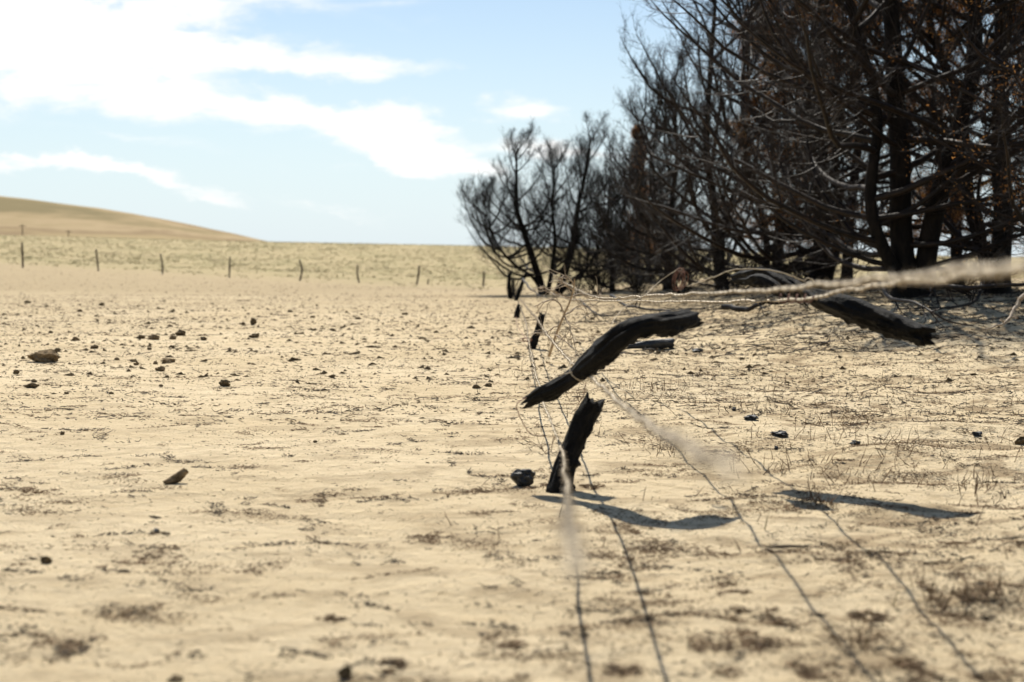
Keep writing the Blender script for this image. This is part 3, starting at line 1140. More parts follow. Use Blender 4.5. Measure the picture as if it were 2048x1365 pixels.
plain_wire('loose_wire', [(1376, 573, 6.4), (1398, 565, 6.4), (1430, 553, 6.4), (1465, 541, 6.4), (1500, 538, 6.4), (1545, 542, 6.4), (1585, 553, 6.4), (1608, 563, 6.4)], .0028,
           'loose plain wire arching over the upper end of the right hanging post', M['wire'])
plain_wire('loose_wire', [(1608, 562, 6.2), (1616, 557, 6.2), (1626, 561, 6.2), (1627, 570, 6.2), (1618, 575, 6.2), (1606, 572, 6.2)], .0022,
           'small pale loop of wire above the middle of the right hanging post', M['wire'])
# rusty coil
t = np.linspace(0, 5 * 2 * np.pi, 220)
b0 = at(1360, 560, 6.6)
cc = np.stack([b0[0] + np.cos(t) * (.022 + .006 * np.sin(t * .37)) + .012 * np.sin(t * .2), b0[1] + np.sin(t * .5) * .03,
               b0[2] + np.sin(t + .3) * (.045 + .010 * np.cos(t * .31))], 1)
v, q = tubes(cc[None], np.full((1, 220), .0017), 5)
tag(mesh('wire_coil', v, q, mat=M['rust']), 'small upright coil of rusty wire caught on the topmost barbed wire', 'wire coil')
t = np.linspace(0, 4 * 2 * np.pi, 180)
b0 = at(1590, 597, 5.6)
cc = np.stack([b0[0] + (t / t.max() - .5) * .13 + np.cos(t) * .010, b0[1] + np.sin(t) * .012, b0[2] + np.sin(t + .6) * .016], 1)
v, q = tubes(cc[None], np.full((1, 180), .002), 5)
tag(mesh('wire_coil', v, q, mat=M['rust']), 'red brown wire wound round the top wires where the right hanging post is slung', 'wire coil')
# twisted wire falling from the left end of the hanging post
plain_wire('loose_wire', [(1052, 795, 6.45), (1036, 806, 6.4), (1033, 816, 6.4), (1045, 845, 6.4), (1060, 868, 6.4), (1075, 872, 6.4), (1090, 872, 6.4)], .0022,
           'thin bent wire dangling from the left end of the long hanging post', M['rust'])
plain_wire('loose_wire', [(1033, 634, 24), (1034, 650, 21), (1045, 668, 18), (1053, 678, 16.8), (1058, 684, 16.3)], .004,
           'slack wire running to the short leaning stub behind', M['rust'])
t = np.linspace(0, 5 * 2 * np.pi, 120)
b0 = at(1052, 680, 16.2)
cc = np.stack([b0[0] + np.cos(t) * .05 + .02 * np.sin(t * .3), b0[1] + np.sin(t * .6) * .04, b0[2] + np.sin(t) * .02], 1)
v, q = tubes(cc[None], np.full((1, 120), .003), 5)
tag(mesh('wire_coil', v, q, mat=M['rust']), 'little tangle of wire on the left of the short leaning stub', 'wire coil')
plain_wire('loose_wire', [(1172, 765, 6.6), (1166, 790, 6.65), (1155, 812, 6.7), (1150, 822, 6.7)], .0016,
           'thin short wire hanging between the long hanging post and the stub', M['rust'])

# ------------------------------------------------------------------ branching growth


def grow(start, d, L, n, trop=.15, wig=.12, gr=None):
    """start (B,3), d (B,3), L (B,) -> (B,n,3); bends towards the sky"""
    gr = gr or rng
    B = len(start)
    P = np.zeros((B, n, 3))
    P[:, 0] = start
    d = nrm(d)
    st = (L / (n - 1))[:, None]
    for k in range(1, n):
        d = d + gr.normal(0, wig, (B, 3))
        d[:, 2] += trop
        d = nrm(d)
        P[:, k] = P[:, k - 1] + d * st
    return P


def sample(P, per, lo, hi, gr):
    """points and tangents on the polylines"""
    B, n, _ = P.shape
    bi = np.repeat(np.arange(B), per)
    t = lo + (hi - lo) * gr.random(len(bi))
    f = t * (n - 1)
    k = np.minimum(f.astype(int), n - 2)
    r = (f - k)[:, None]
    pos = P[bi, k] * (1 - r) + P[bi, k + 1] * r
    tan = nrm(P[bi, k + 1] - P[bi, k])
    return bi, t, pos, tan


def side_dir(tan, ang, gr):
    rv = gr.normal(0, 1, tan.shape)
    p = nrm(rv - (rv * tan).sum(1, keepdims=True) * tan)
    a = np.radians(ang)[:, None]
    return tan * np.cos(a) + p * np.sin(a)


def make_tree(stems, radii, n1, n2, n3, n4, reach, seed, prof, name='burnt_tree', e_low=5, e_high=55, trop=.11, foliage=0, twig='twig', lo1=.06, l2f=.42, l3f=.42, r1=.045, droop=0., tw=1.0):
    """stems: list of (k,3) polylines in the tree's own space, reach: half width in metres, prof(t) -> relative reach at height t"""
    gr = np.random.default_rng(seed)
    root = empty(name, (0, 0, 0))
    parts = []
    S = []
    for st, rd in zip(stems, radii):
        c = smooth_path(st, 26)
        c[:, :2] += np.stack([vnoise(np.arange(26) / 3., np.full(26, seed), 1), vnoise(np.arange(26) / 3., np.full(26, seed), 2)], 1) * rd * .35
        S.append(c)
        t = np.linspace(0, 1, 26)
        rr = rd * (1 - t) ** .75 + .012
        rr[0] *= 1.35
        rr[1] *= 1.1
        parts.append(tubes(c[None], rr[None], 12))
    v, q = merge(parts)
    mesh('trunk', v, q, mat=M['bark'], parent=root)
    S = np.array(S)
    cr = []
    per = np.full(len(S), n1)
    bi, t, pos, tan = sample(S, n1, lo1, .99, gr)
    az = gr.random(len(bi)) * 2 * np.pi
    el = np.radians(e_low + (e_high - e_low) * t ** 1.3 + gr.normal(0, 9, len(bi)))
    d = np.stack([np.cos(az) * np.cos(el), np.sin(az) * np.cos(el), np.sin(el)], 1)
    L = reach * prof(t) * (.65 + .5 * gr.random(len(bi)))
    P1 = grow(pos, d, L, 12, trop, .10, gr)
    R1_ = (r1 * (L / reach) ** .8 + .006)[:, None] * (1 - np.linspace(0, 1, 12)) ** .7 + .005
    cr.append(tubes(P1, R1_, 6))
    bi, t, pos, tan = sample(P1, n2, .12, .98, gr)
    L2_ = L[bi] * l2f * (1.05 - .6 * t) * (.5 + .8 * gr.random(len(bi)))
    d = side_dir(tan, 35 + 30 * gr.random(len(bi)), gr)
    P2 = grow(pos, d, L2_, 8, trop * 1.0 - droop, .10, gr)
    R2_ = np.clip(L2_ * .008, .0025, .011)[:, None] * (1 - .75 * np.linspace(0, 1, 8)) * tw + .0015
    cr.append(tubes(P2, R2_, 4))
    bi, t, pos, tan = sample(P2, n3, .1, 1.0, gr)
    L3_ = L2_[bi] * l3f * (1.1 - .5 * t) * (.5 + .9 * gr.random(len(bi))) + .05
    d = side_dir(tan, 30 + 35 * gr.random(len(bi)), gr)
    P3 = grow(pos, d, L3_, 5, trop * 1.5 - droop, .09, gr)
    R3_ = np.repeat(np.array([[.0036, .0031, .0026, .002, .0012]]), len(P3), 0) * tw
    cr.append(tubes(P3, R3_, 3))
    if n4:
        bi, t, pos, tan = sample(P3, n4, .1, 1.0, gr)
        L4 = L3_[bi] * .4 * (.5 + .8 * gr.random(len(bi))) + .03
        d = side_dir(tan, 30 + 35 * gr.random(len(bi)), gr)
        P4 = grow(pos, d, L4, 3, trop * 1.6, .1, gr)
        cr.append(tubes(P4, np.repeat(np.array([[.0023, .0019, .001]]), len(P4), 0) * tw, 3))
    v, q = merge(cr)
    mesh('crown', v, q, mat=M[twig], parent=root)
    if foliage:
        n = foliage
        k = gr.integers(0, len(P3), n)
        # foliage hangs on in clumps, the rest has burnt away
        c = P3[k, gr.integers(1, 5, n)]
        keep = fbm(c[:, 0] / .9 + c[:, 1] * .6, c[:, 2] / .8 + 30, seed, 3) > -.1
        c = c[keep]
        n = len(c)
        c = c + gr.normal(0, .05, (n, 3))
        d = nrm(gr.normal(0, 1, (n, 3)) + [0, 0, .4])
        s = nrm(np.cross(d, gr.normal(0, 1, (n, 3))))
        ln = (.025 + .04 * gr.random(n))[:, None]
        wd = (.005 + .008 * gr.random(n))[:, None]
        V = np.stack([c - s * wd * .4, c + d * ln * .5 - s * wd, c + d * ln, c + d * ln * .5 + s * wd], 1).reshape(-1, 3)
        mesh('foliage', V, np.arange(n * 4).reshape(-1, 4), mat=M['leaf'], smooth=False, parent=root)
    return root


def place(root, px, D, rot=0, sc=1.0, label='', group='burnt trees of the windbreak', sink=.08, cat='tree'):
    x = (px - 1024) / F * D
    root.location = (x, D, float(ground_z(x, D)) - sink)
    root.rotation_euler = (0, 0, R(rot))
    root.scale = (sc, sc, sc)
    tag(root, label, cat, group)
    return root


def straight(H, lean=(0, 0), off=(0, 0), bow=.2, seed=0):
    g = np.random.default_rng(seed)
    pts = []
    for t in np.linspace(0, 1, 6):
        pts.append([off[0] + lean[0] * H * t + bow * math.sin(t * 3.1) * g.normal(0, .5), off[1] + lean[1] * H * t + bow * math.sin(t * 3) * g.normal(0, .5), H * t])
    return np.array(pts)


bell = lambda t: np.clip(1.08 - t, .05, 1) ** .62 * (.75 + .5 * t)
# leftmost tree: V of two stems and a thin third
D1 = 42.0
b0 = np.array([(1100 - 1024) / F * D1, D1, float(ground_z((1100 - 1024) / F * D1, D1))])


def loc(pts, dy=0):
    return np.array([at(x, y, D1) + [0, dy * k, 0] for k, (x, y) in enumerate(pts)]) - b0


stA = loc([(1088, 592), (1074, 545), (1052, 470), (1031, 400), (1026, 330), (1029, 262)], .03)
stB = loc([(1114, 592), (1128, 545), (1148, 480), (1162, 400), (1173, 330), (1186, 250)], -.02)
stC = loc([(1092, 592), (1104, 530), (1112, 460), (1106, 390), (1109, 340), (1112, 300)], .08)
stD = loc([(1086, 590), (1064, 548), (1025, 520), (990, 480), (968, 430), (960, 385)], -.05)
stE = loc([(1116, 588), (1150, 552), (1185, 520), (1208, 470), (1216, 410), (1218, 360)], .06)
t1 = make_tree([stA, stB, stC, stD, stE], [.12, .12, .07, .05, .05], 24, 13, 8, 3, 2.9, 101, lambda t: np.clip(1.05 - t, .05, 1) ** .8 * .85 + .24, e_low=-18, e_high=50, trop=.14, twig='twig_far', r1=.03, l2f=.42, l3f=.55, lo1=.16, tw=.8)
place(t1, 1100, D1, 0, .93, label='leftmost burnt tree, small and bare, two trunks in a V against the sky')
# big spreading front tree
big1 = make_tree([straight(9.5, (-.06, .02), (-.05, 0), .2, 1), straight(8.6, (.16, -.05), (.18, .05), .3, 2), straight(7, (-.25, -.1), (0, -.1), .4, 6)],
                 [.18, .16, .10], 27, 15, 8, 2, 5.2, 7, lambda t: np.clip(1.12 - t, .05, 1) ** .5, e_low=4, e_high=48, trop=.085, r1=.05, l2f=.36, lo1=.05)
big2 = make_tree([straight(10, (.02, .0), (0, 0), .25, 3), straight(7.5, (-.2, .12), (0, .1), .3, 5)],
                 [.17, .11], 34, 14, 8, 2, 4.8, 17, lambda t: np.clip(1.12 - t, .05, 1) ** .5, e_low=0, e_high=50, trop=.10, r1=.046, l2f=.36, foliage=20000, lo1=.05)
mid1 = make_tree([straight(8, (-.03, 0), (0, 0), .2, 8), straight(7, (.10, .05), (.1, .1), .3, 9)],
                 [.085, .07], 30, 13, 7, 2, 3.6, 27, lambda t: np.clip(1.14 - t, .05, 1) ** .5, e_low=0, e_high=45, trop=.12, r1=.04, l2f=.40, lo1=.04)
mid2 = make_tree([straight(5.6, (.02, 0), (0, 0), .2, 10), straight(4.6, (-.14, .05), (-.1, .05), .3, 11)],
                 [.08, .065], 32, 13, 8, 3, 3.3, 37, lambda t: np.clip(1.14 - t, .05, 1) ** .5, e_low=-4, e_high=48, trop=.15, r1=.034, l2f=.40, lo1=.04, twig='twig_far')
rusty = make_tree([straight(8.8, (.02, 0), (0, 0), .2, 12)],
                  [.11], 50, 11, 7, 2, 3.4, 47, lambda t: np.clip(1.1 - t, .05, 1) ** .7, e_low=0, e_high=40, trop=.08, r1=.04, l2f=.40, foliage=170000, lo1=.12)
cone = make_tree([straight(5.2, (-.02, 0), (0, 0), .08, 14)],
                 [.11], 80, 8, 6, 0, 1.15, 57, lambda t: np.clip(1.05 - t, .04, 1) ** .8, e_low=5, e_high=55, trop=.06, r1=.025, foliage=40000, lo1=.08, twig='twig_far')

place(big1, 1815, 22, 0, 1, 'nearest burnt tree with a forked trunk, long bare limbs sweeping left over the sand')
place(big2, 1990, 24, 0, 1, 'burnt tree with a thick straight trunk near the right edge of the frame')
place(mid1, 1440, 32, 0, 1.06, 'burnt tree whose thin bare crown makes the upper left outline of the windbreak')
place(mid2, 1340, 37, 0, 1.0, 'shorter bare burnt tree just right of the cone shaped one')
place(rusty, 1690, 30, 0, 1, 'tree with rust brown foliage, behind the nearest forked one')
place(cone, 1278, 46, 0, 1, 'narrow cone shaped tree with scorched rusty foliage, among the bare ones')
# copies
SPEC = [(big2, 2260, 19, 130, .95, 'burnt tree mostly beyond the right edge, its bare limbs reaching into the picture'),
        (big1, 1640, 28, 95, .9, 'bare burnt tree left of the nearest forked one, limbs almost to the ground'),
        (mid1, 1545, 31, 140, 1.0, 'bare burnt tree in the middle of the windbreak, behind the arching loose wire'),
        (mid2, 1222, 40, 200, .62, 'low bushy bare tree between the leftmost V shaped tree and the cone shaped one'),
        (rusty, 1915, 28, 70, 1.0, 'tree with orange brown foliage seen between the two thick trunks at right'),
        (rusty, 1560, 40, 190, 1.0, 'rust brown tree at the back of the windbreak, left part, half hidden by bare crowns'),
        (rusty, 2130, 26, 250, 1.0, 'orange brown foliage tree at the upper right corner behind bare limbs'),
        (mid2, 1300, 52, 310, .8, 'small bare tree at the back beside the cone shaped one')]
for (src, px, D, rot, sc, lab) in SPEC:
    c = copy_tree(src)
    place(c, px, D, rot, sc, lab)

# brush at the foot of the trees: bare low shrubs


def make_shrub(name, H, n0, n1, n2, seed, rad=.006, mat='twig_far', spread=.8, trop=.05, wig=.16, n3=0):
    gr = np.random.default_rng(seed)
    root = empty(name, (0, 0, 0))
    az = gr.random(n0) * 6.28
    el = np.radians(25 + 60 * gr.random(n0))
    d = np.stack([np.cos(az) * np.cos(el), np.sin(az) * np.cos(el), np.sin(el)], 1)
    st = gr.normal(0, .05 * H, (n0, 3)) * [1, 1, 0]
    L = H * (.6 + .6 * gr.random(n0))
    P0 = grow(st - [0, 0, .03], d, L, 9, trop, wig, gr)
    parts = [tubes(P0, np.full((n0, 1), rad) * (1 - .7 * np.linspace(0, 1, 9))[None], 5)]
    bi, t, pos, tan = sample(P0, n1, .15, .95, gr)
    L1_ = L[bi] * .45 * (.4 + .9 * gr.random(len(bi)))
    P1 = grow(pos, side_dir(tan, 25 + 40 * gr.random(len(bi)), gr), L1_, 6, trop, wig * 1.3, gr)
    parts.append(tubes(P1, np.full((len(P1), 1), rad * .55) * (1 - .6 * np.linspace(0, 1, 6))[None], 4))
    bi, t, pos, tan = sample(P1, n2, .15, .95, gr)
    P2 = grow(pos, side_dir(tan, 25 + 40 * gr.random(len(bi)), gr), L1_[bi] * .5, 4, trop, wig * 1.5, gr)
    parts.append(tubes(P2, np.full((len(P2), 1), rad * .35) * (1 - .5 * np.linspace(0, 1, 4))[None], 3))
    v, q = merge(parts)
    mesh('branches', v, q, mat=M[mat], parent=root)
    return root


sh = make_shrub('dead_shrub', 1.0, 16, 7, 5, 3, rad=.012)
SH = [(1195, 40, 1.35, 'low burnt brush at the foot of the low bushy tree'), (1275, 37, 1.5, 'burnt brush under the cone shaped tree, just above the wires'),
      (1365, 33, 1.4, 'burnt brush on the sand behind the upright wire coil'), (1030, 38, .45, 'brown brush tangled round the upright posts left of the trees'),
      (1460, 29, 1.3, 'burnt brush behind the arching loose wire'), (1600, 27, 1.2, 'burnt brush left of the forked trunk'),
      (1930, 25, .8, 'burnt brush between the two thick trunks'), (1150, 41, .8, 'sparse burnt brush right of the leftmost tree trunks')]
for k, (px, D, sc, lab) in enumerate(SH):
    c = sh if k == 0 else copy_tree(sh)
    place(c, px, D, k * 70, sc, lab, 'burnt brush under the windbreak', .02, 'shrub')

# long low limbs lying out over the sand at right, fallen branches


def limb(name, pts, r0, label, seed, nb=8, nt=5, mat='twig', group=None, blen=.5):
    gr = np.random.default_rng(seed)
    P = smooth_path([at(*p) for p in pts], 30)
    P += np.stack([vnoise(np.arange(30) / 2.5, np.full(30, seed), a) for a in (1, 2, 3)], 1) * r0 * .6
    L = np.linalg.norm(P[-1] - P[0])
    parts = [tubes(P[None], (r0 * (1 - .8 * np.linspace(0, 1, 30)))[None], 8)]
    bi, t, pos, tan = sample(P[None], nb, .15, .98, gr)
    Lb = L * blen * .5 * (.4 + .8 * gr.random(len(bi))) * (1.1 - t)
    P1 = grow(pos, side_dir(tan, 25 + 35 * gr.random(len(bi)), gr), Lb, 8, .02, .16, gr)
    # keep twigs above the sand
    gz = ground_z(P1[..., 0], P1[..., 1]) + .01
    P1[..., 2] = np.maximum(P1[..., 2], gz)
    parts.append(tubes(P1, np.full((len(P1), 1), r0 * .35) * (1 - .7 * np.linspace(0, 1, 8))[None], 5))
    bi, t, pos, tan = sample(P1, nt, .15, .95, gr)
    P2 = grow(pos, side_dir(tan, 25 + 35 * gr.random(len(bi)), gr), Lb[bi] * .45, 5, .03, .2, gr)
    gz = ground_z(P2[..., 0], P2[..., 1]) + .006
    P2[..., 2] = np.maximum(P2[..., 2], gz)
    parts.append(tubes(P2, np.full((len(P2), 1), r0 * .17) * (1 - .6 * np.linspace(0, 1, 5))[None], 4))
    v, q = merge(parts)
    return tag(mesh(name, v, q, mat=M[mat]), label, 'branch', group)


gB = 'fallen branches before the windbreak'
limb('fallen_branch', [(1450, 615, 20), (1490, 617, 19.5), (1540, 606, 19), (1590, 600, 19), (1640, 604, 18.5)], .045, 'dark straight branch lying behind the right hanging post', 61, 6, 4, 'twig_far', gB)
limb('fallen_branch', [(1760, 570, 17), (1790, 600, 16), (1830, 608, 15.5), (1870, 625, 15), (1905, 645, 15), (1945, 655, 15)], .03, 'bent brown branch reaching down to the sand right of the hanging post', 62, 7, 4, 'twig', gB)
limb('fallen_branch', [(1800, 568, 19), (1870, 572, 18), (1950, 574, 17.5), (2060, 568, 17), (2150, 560, 16.5)], .05, 'long level branch low over the sand at the right edge', 63, 9, 5, 'twig', gB)
limb('fallen_branch', [(1965, 540, 18), (1960, 585, 17.5), (1930, 610, 17), (1880, 616, 16.5), (1790, 622, 16.5)], .03, 'dark curved branch resting on the sand before the thick straight trunk', 64, 7, 4, 'twig_far', gB)
limb('fallen_branch', [(2060, 585, 15), (2030, 612, 14.8), (2018, 640, 14.6), (1985, 655, 14.3), (1965, 658, 14.2)], .028, 'pale curved branch on the sand at the right edge', 65, 6, 4, 'pale_twig', gB)
limb('fallen_branch', [(1220, 590, 24), (1255, 612, 22), (1320, 622, 21), (1380, 618, 20), (1440, 610, 20)], .03, 'long dark branch lying on sand behind the top wires', 66, 8, 4, 'twig_far', gB)
limb('fallen_branch', [(1160, 600, 26), (1190, 626, 23), (1215, 632, 22), (1260, 628, 22), (1330, 634, 21)], .022, 'thin dark branch on sand right of the pale dead shrub', 67, 7, 4, 'twig_far', gB)
limb('fallen_branch', [(1045, 560, 34), (1058, 575, 33), (1070, 585, 32), (1090, 596, 31), (1115, 600, 31)], .03, 'grey curved branch drooping before the leftmost tree trunks', 68, 5, 4, 'twig', gB)
# overhanging bare limbs, nearer the camera, lit from behind: belong to the right edge trees
# pale dead branch standing by the fence
e = empty('dead_branch', (0, 0, 0))
gr = np.random.default_rng(8)
mainp = smooth_path([at(*p) for p in [(1098, 712, 14.5), (1112, 670, 14.2), (1128, 630, 14), (1141, 600, 13.8), (1148, 575, 13.7), (1149, 558, 13.6)]], 24)
P1a = [smooth_path([at(*p) for p in pl], 16) for pl in [
    [(1141, 596, 13.8), (1120, 588, 13.7), (1098, 580, 13.6), (1085, 572, 13.6)],
    [(1146, 580, 13.8), (1128, 568, 13.7), (1112, 564, 13.6), (1098, 566, 13.6)],
    [(1147, 570, 13.8), (1137, 556, 13.7), (1125, 552, 13.6), (1112, 562, 13.6)],
    [(1130, 628, 14), (1110, 600, 14), (1085, 606, 14), (1070, 612, 14)],
    [(1126, 634, 14), (1160, 612, 14.2), (1172, 620, 14.3), (1176, 640, 14.3)],
    [(1112, 672, 14), (1140, 690, 13.5), (1150, 700, 13.4), (1166, 705, 13.4)],
    [(1142, 596, 13.8), (1160, 588, 13.9), (1180, 598, 14), (1200, 592, 14)],
    [(1128, 632, 14), (1138, 650, 13.9), (1146, 675, 13.8), (1150, 696, 13.8)],
    [(1120, 650, 14), (1100, 660, 14), (1090, 668, 14), (1078, 672, 14)]]]
parts = [tubes(mainp[None], (.016 * (1 - .6 * np.linspace(0, 1, 24)))[None], 7)]
P1a = np.array(P1a)
P1a += np.stack([vnoise(np.arange(16)[None, :] / 2. + np.arange(9)[:, None] * 5, np.full((9, 16), 3.), a) for a in (1, 2, 3)], -1) * .008
parts.append(tubes(P1a, np.full((9, 1), .0085) * (1 - .6 * np.linspace(0, 1, 16))[None], 5))
bi, t, pos, tan = sample(P1a, 6, .2, .98, gr)
P2 = grow(pos, side_dir(tan, 30 + 30 * gr.random(len(bi)), gr), .08 + .22 * gr.random(len(bi)), 7, -.02, .22, gr)
parts.append(tubes(P2, np.full((len(P2), 1), .0042) * (1 - .6 * np.linspace(0, 1, 7))[None], 4))
bi, t, pos, tan = sample(P2, 2, .2, .98, gr)
P3 = grow(pos, side_dir(tan, 30 + 30 * gr.random(len(bi)), gr), .03 + .09 * gr.random(len(bi)), 5, 0, .25, gr)
parts.append(tubes(P3, np.full((len(P3), 1), .0028) * (1 - .6 * np.linspace(0, 1, 5))[None], 3))
v, q = merge(parts)
e.location = tuple(float(a) for a in mainp[0])
mesh('branches', v - mainp[0], q, mat=M['pale_twig'], parent=e)
tag(e, 'pale dead branch with fine curling twigs, standing beside the short leaning stub', 'branch')

# small bare weeds near the stub
for k, (px, py, s, lab) in enumerate([(1093, 905, .22, 'wiry dead sprig on the left side of the horned stub'),
                                      (1190, 690, .3, 'thin reddish dead weed on the sand behind the long hanging post'),
                                      (1155, 800, .16, 'small dark sprig between the hanging post and the horned stub')]):
    w_ = make_shrub('dead_weed', s, 5, 4, 2, 70 + k, rad=.0022 if k != 1 else .004, mat='stalk', wig=.25, trop=-.02)
    p = on_ground(px, py)
    w_.location = tuple(float(a) for a in p)
    tag(w_, lab, 'weed')

# ------------------------------------------------------------------ clods, stones and char


def lump(name, px, py, wpx, hpx, mat, label, seed, group=None, cat='clod', ang=0, rough=.35, sub=3, flat=None, embed=.42):
    """irregular lump whose foot is at the pixel"""
    b = on_ground(px, py)
    D = b[1]
    w, h = wpx * D / F / 2 * .84, max(hpx, 4) * D / F / (2 - embed) * .72
    import bmesh
    bm = bmesh.new()
    bmesh.ops.create_icosphere(bm, subdivisions=sub, radius=1)
    V = np.array([v.co[:] for v in bm.verts])
    Fc = np.array([[v.index for v in f.verts] for f in bm.faces])
    bm.free()
    n = fbm(V[:, 0] * 1.4 + seed * 3.1 + V[:, 2], V[:, 1] * 1.4 + V[:, 2] * 1.7, seed, 4)
    n2 = fbm(V[:, 0] * 5 + seed, V[:, 1] * 5 + V[:, 2] * 4, seed + 2, 2)
    V = V * (1 + n * rough + n2 * .09)[:, None]
    V = V * [w, w * (.6 + .3 * ((seed * 37) % 10) / 10), h]
    if ang:
        c, s = math.cos(R(ang)), math.sin(R(ang))
        V = np.stack([V[:, 0] * c - V[:, 2] * s, V[:, 1], V[:, 0] * s + V[:, 2] * c], 1)
    o = mesh(name, V, None, Fc, mat=mat, smooth=False)
    lowest = V[:, 2].min()
    o.location = (float(b[0]), float(b[1]), float(b[2] - lowest - abs(lowest) * embed))
    return tag(o, label, cat, group)


gc = 'dry clods strewn on the left hand sand'
CL = [
    (88, 724, 60, 27, 'clod', 'largest pale brown clod, rounded like a loaf, near the left edge'),
    (107, 708, 20, 12, 'clod_dark', 'dark crumb touching the top of the loaf shaped clod'),
    (56, 607, 14, 7, 'clod_dark', 'dark clod far off, the leftmost of the distant scatter'),
    (94, 614, 9, 5, 'clod_dark', None), (159, 624, 12, 6, 'clod_dark', None), (203, 612, 13, 7, 'clod_dark', None),
    (101, 667, 11, 6, 'clod_dark', None), (151, 681, 17, 10, 'clod', 'rounded brown clod above and right of the loaf shaped clod'),
    (190, 698, 16, 9, 'clod_dark', None), (116, 704, 17, 9, 'clod_dark', None),
    (309, 680, 22, 12, 'clod', 'rounded brown clod in the middle of the cluster left of centre'),
    (347, 679, 15, 9, 'clod', 'round clod at the right end of the cluster, beside a ragged dark one'),
    (361, 672, 22, 14, 'clod_dark', 'ragged dark clod, tallest of the cluster left of centre'),
    (282, 678, 20, 10, 'clod_dark', 'ragged dark clod at the left end of the cluster'),
    (407, 681, 15, 8, 'clod_dark', None), (299, 700, 10, 6, 'clod_dark', None), (340, 654, 13, 5, 'clod_dark', None),
    (507, 651, 13, 14, 'clod_dark', 'tall narrow dark clod right of the cluster'), (487, 650, 9, 6, 'clod_dark', None), (509, 676, 20, 10, 'clod_dark', None),
    (625, 636, 11, 6, 'clod_dark', None), (581, 625, 11, 5, 'clod_dark', None),
    (267, 724, 20, 7, 'clod_dark', None), (273, 731, 11, 8, 'clod', 'small round clod below a flat dark one'),
    (335, 726, 34, 11, 'clod', 'long flat brown clod right of the loaf shaped one'),
    (322, 743, 22, 14, 'clod', 'chunky brown clod just below the long flat one'), (312, 729, 11, 8, 'clod', None), (234, 721, 11, 7, 'clod', None),
    (449, 773, 22, 20, 'clod_dark', 'lone upright lump of stacked crumbs in the middle left sand'),
    (64, 776, 30, 11, 'clod_dark', 'flat dark clod below the loaf shaped one'), (32, 749, 12, 12, 'clod_dark', 'small pointed dark clod near the left edge'),
    (68, 765, 13, 7, 'clod_dark', None), (322, 774, 10, 6, 'clod_dark', None), (630, 886, 8, 7, 'clod_dark', None),
    (125, 870, 10, 8, 'clod_dark', None), (350, 811, 6, 5, 'clod_dark', None), (133, 789, 11, 6, 'clod_dark', None), (222, 789, 13, 6, 'clod_dark', None),
    (716, 639, 15, 7, 'clod_dark', 'dark flat clod far out, left of the faint central track'),
    (810, 630, 13, 6, 'clod_dark', 'dark clod farthest right of the distant scatter'),
    (953, 777, 16, 9, 'clod_dark', 'left one of two small clods left of the long hanging post'),
    (977, 774, 14, 8, 'clod_dark', 'right one of two small clods left of the long hanging post'),
    (312, 1066, 16, 9, 'char', 'small black char crumb on the blurred near sand at left'),
    (690, 1358, 30, 30, 'clod_dark', 'blurred dark lump at the bottom edge, left of centre'),
    (352, 1362, 34, 14, 'clod_dark', 'blurred flat dark lump at the bottom left edge'),
    (92, 1128, 22, 22, 'clod_dark', 'blurred dark lump on near sand at far left'),
    (1503, 840, 32, 13, 'char', 'flat black charcoal piece on the sand right of the horned stub'),
    (1562, 873, 38, 15, 'char', 'wider black charcoal piece, lower right of the flat one'),
    (1955, 872, 26, 11, 'char', 'black charcoal chip near the right edge'), (2043, 890, 24, 22, 'clod_dark', 'brown lump cut by the right edge of the frame'),
    (1712, 890, 22, 10, 'char', 'small tilted charcoal chip right of the two black pieces'),
    (1468, 822, 10, 8, 'char', 'tiny charcoal crumb left of the flat black piece'),
    (1552, 900, 10, 9, 'char', 'tiny charcoal crumb below the wider black piece'),
    (1395, 703, 30, 7, 'char', None), (1430, 905, 12, 8, 'clod_dark', None)]
for k, (px, py, w, h, mt, lab) in enumerate(CL):
    ch = mt == 'char'
    lump('charcoal_piece' if ch else 'clod', px, py, w, h, M[mt], lab or ('black charred fragment lying alone on the right hand sand' if ch else
         ('small pale brown clod on the left hand sand' if mt == 'clod' else 'small dark clod lying loose on the sand')), k + 3,
         ('charcoal pieces on the sand' if ch else gc), 'charcoal' if ch else 'clod', rough=.42)
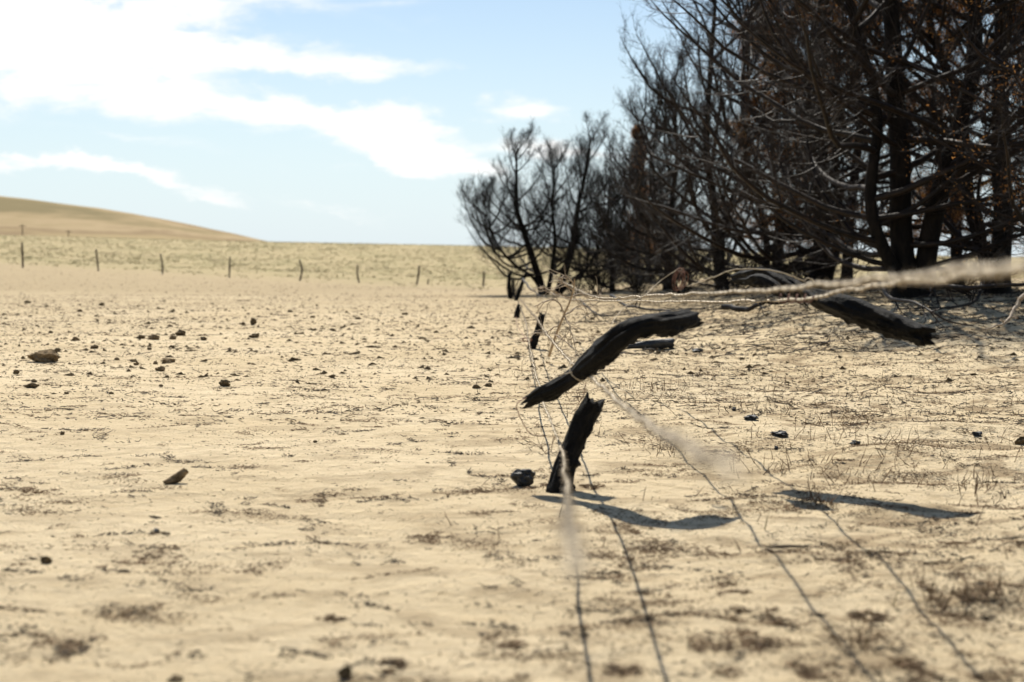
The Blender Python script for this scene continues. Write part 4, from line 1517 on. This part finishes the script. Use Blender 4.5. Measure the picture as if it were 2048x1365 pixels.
# extra crumbs beside the big clods give them ragged outlines
# faceted charcoal lump left of the stub
o = lump('charcoal_lump', 1046, 974, 54, 54, M['char'], 'shiny black charcoal lump split in slabs, left of the horned stub', 91, None, 'charcoal', rough=.3, sub=3, embed=.12)
for v_ in o.data.vertices:       # cracked block look
    c_ = v_.co
    c_.x = round(c_.x / .012) * .012 * .6 + c_.x * .4
    c_.z = round(c_.z / .014) * .014 * .6 + c_.z * .4
# charred stick lying on the sand behind the hanging post
pb = [on_ground(1252, 700), on_ground(1300, 701), on_ground(1347, 697)]
Dl = on_ground(1300, 700)[1]
pb = [at(1254, 694, Dl), at(1302, 689, Dl), at(1346, 686, Dl)]
o = log_mesh('charred_log', pb, [.03, .05, .058], None, M['char'], rings=50, sides=24, seed=77, rough=.15, jag=.04)
tag(o, 'short black charred log lying on sand behind the long hanging post', 'log')
# burnt wood chip on the left
b = on_ground(352, 968)
D = b[1]
c = [b + [-.05, -.02, .008], b + [0, 0, .026], b + [.045, .02, .062]]
o = log_mesh('wood_chip', c, [.007, .022, .016], None, M['clod'], rings=24, sides=14, seed=88, rough=.2, jag=.01)
tag(o, 'brown tapered wood chip with dark ends, tipped up on the sand at left', 'wood chip')
# dark stick lower right
b = on_ground(1575, 1098)
c = [b + [-.07, 0, .006], b + [0, .005, .008], b + [.07, 0, .006]]
o = log_mesh('burnt_stick', c, [.003, .005, .003], None, M['lit_black'], rings=16, sides=8, seed=89, jag=.005)
tag(o, 'short straight black stick lying level on the near right sand', 'stick')
for k, (px, py, dx, dz, lab) in enumerate([(1532, 1062, .012, .055, 'pale upright straw on the sand right of the long post shadow'),
                                           (1790, 1215, .02, .05, 'bright pale straw standing up in the blurred near right sand')]):
    b = on_ground(px, py)
    P = np.array([b - [dx * .5, 0, .005], b + [0, 0, dz * .5], b + [dx * .5, 0, dz]])[None]
    v, q = tubes(P, np.array([[.003, .003, .002]]), 6)
    tag(mesh('straw', v, q, mat=M['lit_straw']), lab, 'straw')
